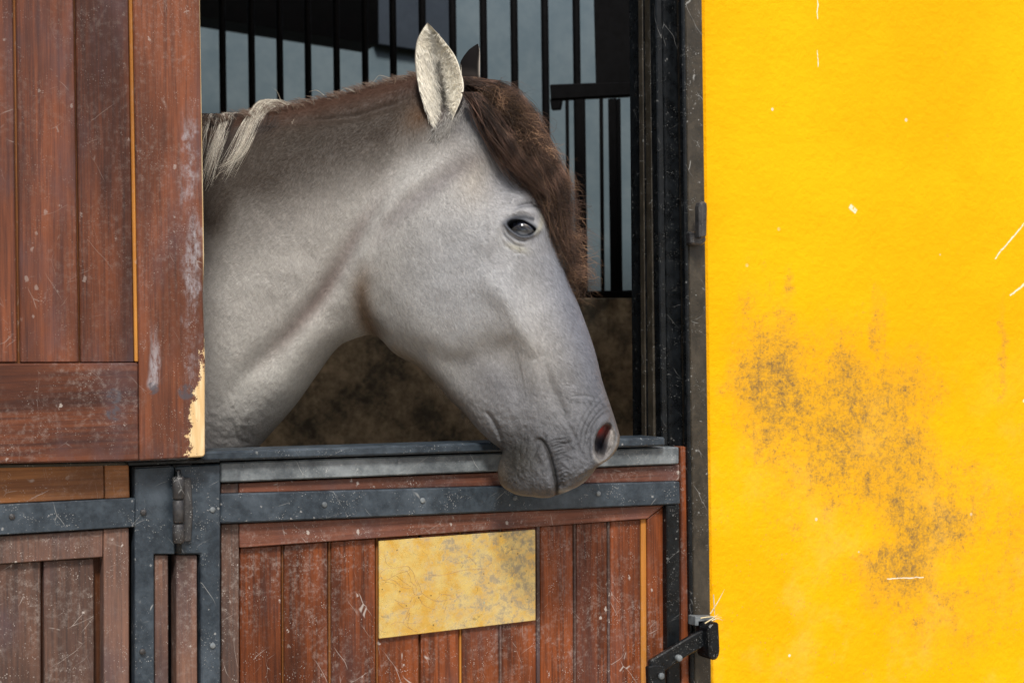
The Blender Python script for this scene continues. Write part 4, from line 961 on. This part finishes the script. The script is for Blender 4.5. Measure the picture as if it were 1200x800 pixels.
# a few single fly-away hairs on the neck and crest
fl = []
for pts in ([(352, 128), (342, 142), (336, 158), (331, 172)], [(457, 92), (445, 88), (436, 98), (428, 104)], [(330, 120), (324, 108), (318, 103)], [(380, 112), (372, 106), (362, 108)], [(305, 172), (306, 182), (300, 186), (290, 184)],
            [(262, 200), (252, 206), (244, 214)], [(300, 150), (280, 168), (262, 172)], [(415, 108), (405, 103), (395, 110)]):
    fl.append((np.array([(x, y, surf(x, max(y, 128))-.006) for x, y in pts]), 2))
st, rad, cl = strands(fl, 1.5, .003, .00026, 78, 14, .6, lambda g, p, k: np.tile([.5, .44, .35], (k, 1)))
add_hair('stray_hair', st, rad, cl, horse)
# ---- whiskers / fuzz under the jaw and chin
wk = []
for i in range(420):
    q = g.uniform(0, 1); x = 500+q*88; y = np.interp(x, [476, 488, 506, 530, 560, 588], [422, 427, 444, 471, 503, 529])
    L = g.uniform(6, 24 if x < 560 else 12); a = g.normal(1.75, .35); p = np.array([x, y-2])
    wk.append((np.c_[np.array([p, p+np.array([math.cos(a), math.sin(a)])*L*.5, p+np.array([math.cos(a-.3), math.sin(a-.3)])*L]), np.full(3, 2.54+g.uniform(-.03, .03))], 1)) if g.random() < .5+.5*math.sin(x*.21) else None
for i in range(120):
    x = g.uniform(588, 648); y = g.uniform(530, 578); a = g.normal(1.6, .5); L = g.uniform(2, 6)
    p = np.array([x, y]); wk.append((np.c_[np.array([p, p+np.array([math.cos(a), math.sin(a)])*L*.5, p+np.array([math.cos(a+.2), math.sin(a+.2)])*L]), surf(x, y)-np.array([-.001, .002, .004])], 1))
st, rad, cl = strands(wk, 1, .003, .00012, 79, 7, .5, lambda g, p, k: np.tile(np.array([.13, .105, .08])*g.uniform(.4, 1.1), (k, 1)))
add_hair('whiskers', st, rad, cl, horse)

# ---- ears
def ear(name, Lp, Rp, depth, cup, col_in, col_out, fwdsign, th=.003, base_in=.018):
    """Lp, Rp outlines base->tip; a cupped, pointed leaf with thickness"""
    n = 60; m = 34
    s = np.linspace(0, 1, n)
    def rs(P):
        P = np.array(P, float); q = np.linspace(0, 1, len(P)); c = loopc(P); return np.c_[np.interp(s, np.linspace(0, 1, len(c)), c[:, 0]), np.interp(s, np.linspace(0, 1, len(c)), c[:, 1])]
    L = rs(Lp); Rr = rs(Rp); t_ = np.linspace(-1, 1, m)
    X = (L[:, :1]+Rr[:, :1])/2+(Rr[:, :1]-L[:, :1])/2*t_; Y = (L[:, 1:]+Rr[:, 1:])/2+(Rr[:, 1:]-L[:, 1:])/2*t_
    halfw = np.hypot(*(Rr-L).T)/2/42.
    tt = t_-.18
    dep = depth+cup*(1-np.abs(tt[None]/1.18)**1.7)*(halfw[:, None]**.8)*1.35*(1-.5*s[:, None])+.012*s[:, None]**2-.006*np.exp(-((t_[None]-.95)/.2)**2)+base_in*sst(-s, -.30, 0)[:, None]
    inner = at_depth(X, Y, dep); 
    curl = .6
    Xo = X+0; outer = at_depth(Xo, Y, dep+th)
    # round lip
    V = np.concatenate([inner, outer[:, ::-1]], axis=1); k = V.shape[1]
    i = np.arange(n*k).reshape(n, k); j = np.roll(i, -1, 1); f = np.stack([i[:-1], j[:-1], j[1:], i[1:]], -1).reshape(-1, 4)
    ci = col_in(X, Y, np.broadcast_to(t_, X.shape), np.broadcast_to(s[:, None], X.shape)); co = np.ones(X.shape+(3,))*np.array(col_out)
    return mesh_np(name, V.reshape(-1, 3), f, M_FUZZ, horse, smooth=True, col=np.concatenate([ci, co[:, ::-1]], 1).reshape(-1, 3)), X, Y, dep
def cin(X, Y, t_, s):
    c = np.ones(X.shape+(3,))*np.array([.72, .68, .57])
    c = mixc(c, [.02, .017, .015], .95*gauss_blob(X, Y, (519, 112), 5.5, 34, -8))  # shade in the ear's hollow painted as a dark streak
    c = mixc(c, [.20, .17, .13], .6*gauss_blob(X, Y, (511, 80), 7, 26, -12))
    c = mixc(c, [.04, .03, .025], .9*np.exp(-((t_+1)/.07)**2)); c = mixc(c, [.10, .07, .05], .8*sst(s, .93, 1.0))
    return c
EL = [(517, 160), (505, 141), (493, 114), (486.5, 78), (487.5, 52), (493, 38), (500.5, 27)]
ER = [(520, 161), (527, 147), (535, 130), (541.5, 114), (543.5, 100), (540, 84), (533, 65), (518, 45), (501.5, 27)]
ED = 2.512
eo, EX, EY, ED_ = ear('ear', EL, ER, ED, .026, cin, [.30, .27, .23], 1)
# hair inside the near ear
eh = []; ecol = []
for i in range(2600):
    a = int(g.integers(2, 54)); b2 = int(g.integers(1, 33)); x, y, dd = EX[a, b2], EY[a, b2], ED_[a, b2]
    tv = -1+2*b2/33
    dirx = (.35 if tv < -.1 else -.25)+g.normal(0, .18); L = g.uniform(5, 15)*(1.15-.7*a/60)
    diry = .95 if tv < .1 else -.2+g.normal(0, .5)
    if a > 40: diry = -.3*g.random()+.5
    q = np.array([(x, y, dd+.0005), (x+dirx*L*.5, y+diry*L*.5, dd-.003), (x+dirx*L, y+diry*L, dd-.0045)])
    br = .75+.35*abs(tv)-.80*math.exp(-((x-(514+(y-80)*.18))/4.5)**2)*(1 if y > 70 else .35)  # hairs darkened along the hollow to match its painted shade
    eh.append((q, 2, br))
eo_s = []; eo_r = []; eo_c = []
for q, cnt, br in eh:
    for _ in range(cnt):
        o = g.normal(0, .7, 2); p = q.copy(); p[:, 0] += o[0]; p[:, 1] += o[1]
        pp_ = np.array([p[0]*(1-s)**2+2*s*(1-s)*p[1]+s*s*p[2] for s in np.linspace(0, 1, 5)])
        eo_s.append(at_depth(pp_[:, 0], pp_[:, 1], pp_[:, 2])); eo_r.append(.00030*g.uniform(.6, 1.3)); eo_c.append(np.tile(np.array([.95, .90, .78])*max(.12, br)*g.uniform(.65, 1.2), (5, 1)))
add_hair('ear_hair', np.array(eo_s), np.array(eo_r), np.array(eo_c), horse)
# root of the near ear: soft tuft down to the cheek
tf = []
for i in range(900):
    q0 = g.uniform(0, 1); x = 512+q0*34+g.normal(0, 4); y = 158-q0*42+g.normal(0, 6); a = g.normal(1.75, .3); L = g.uniform(7, 16); p = np.array([x, y]); d_ = surf(x, y+4)
    if x < 515+.0*(y): p = p
    q = np.array([p, p+np.array([math.cos(a), math.sin(a)])*L*.5, p+np.array([math.cos(a+.1), math.sin(a+.1)])*L])
    tf.append((np.c_[q, [d_+.001, d_-.005, d_-.002]], 2))
st, rad, cl = strands(tf, 1, .002, .00028, 99, 6, .4, lambda g, p, k: np.tile(np.array([.42, .40, .37])*g.uniform(.5, 1.15), (k, 1)))
add_hair('ear_root_hair', st, rad, cl, horse)
# far ear
def cfar(X, Y, t_, s):
    c = np.ones(X.shape+(3,))*np.array([.006, .005, .005]); c = mixc(c, [.45, .40, .34], .8*np.exp(-((t_-1)/.16)**2)); return mixc(c, [.09, .075, .065], .6*sst(-s, -.45, -.1))
ear('ear', [(541, 118), (538, 98), (539, 82), (540, 72), (548, 60), (554, 55), (559.5, 51.5)], [(566, 118), (563, 98), (562.5, 86), (562.5, 76), (562.5, 66), (562, 58), (560.5, 52)], 2.655, -.014, cfar, [.05, .04, .035], 1)
# ---- eyes
def eye_mat():
    m = NT('wet_eye'); tc = m.n('ShaderNodeTexCoord').outputs['Object']
    x, y, z = m.sepxyz(tc)
    n = m.noise(tc, 260, 4, .6)
    col = m.mix(m.ramp(n, .35, .65), (.004, .004, .006), (.022, .026, .040))
    # bluish lower part of the iris with lighter lower crescent of sclera
    k = m.ramp(m.math('ADD', z, m.math('MULTIPLY', x, .25)), -.0035, -.0075)
    col = m.mix(m.math('MULTIPLY', k, .5), col, (.26, .29, .33))
    pu = m.ramp(m.n('ShaderNodeVectorMath', {0: m.mapping(tc, scale=(1, 1, 1.7), loc=(-.001, 0, .001))}, operation='LENGTH').outputs['Value'], .0225, .0215)
    m.set(m.b.inputs['Coat Weight'], 1.0); m.set(m.b.inputs['Coat Roughness'], .06)
    return m.done(col, .12, spec=.8)
M_EYE = eye_mat()
def sphere(name, c, r, mat, parent, sx=1.0, **kw):
    bm = bmesh.new(); bmesh.ops.create_uvsphere(bm, u_segments=36, v_segments=24, radius=r); me = bpy.data.meshes.new(name); bm.to_mesh(me); bm.free()
    for p in me.polygons: p.use_smooth = True
    me.materials.append(mat); return link_obj(name, me, parent, c, **kw)
ring = [surf(611+dx, 271+dy) for dx, dy in ((-22, 0), (20, 2), (0, -14), (0, 16))]
drim = float(np.mean(ring))
er_ = .0215
c_ = at_depth(np.array([611.3]), np.array([271.0]), np.array([drim+er_-.0022]))[0]; sphere('eye', c_, er_, M_EYE, horse)
dm_ = 2.557
c2_ = c_+fw*2*(dm_-(drim+er_-.0022)); sphere('eye', c2_, er_, M_EYE, horse)
# eyelashes
el = []
for i in range(46):
    q = i/45; x = 599+q*25; y = 271+(-9.0*math.sin(math.pi*(.12+.76*q)))+1.0; L = g.uniform(4, 8); d_ = drim-.004
    el.append((np.array([(x, y, d_), (x+1.5, y+L*.45, d_-.005), (x+3.0, y+L*.75, d_-.009)]), 2))
st, rad, cl = strands(el, .4, .001, .00022, 101, 6, .15, lambda g, p, k: np.tile([.05, .045, .04], (k, 1)))
add_hair('eyelashes', st, rad, cl, horse)
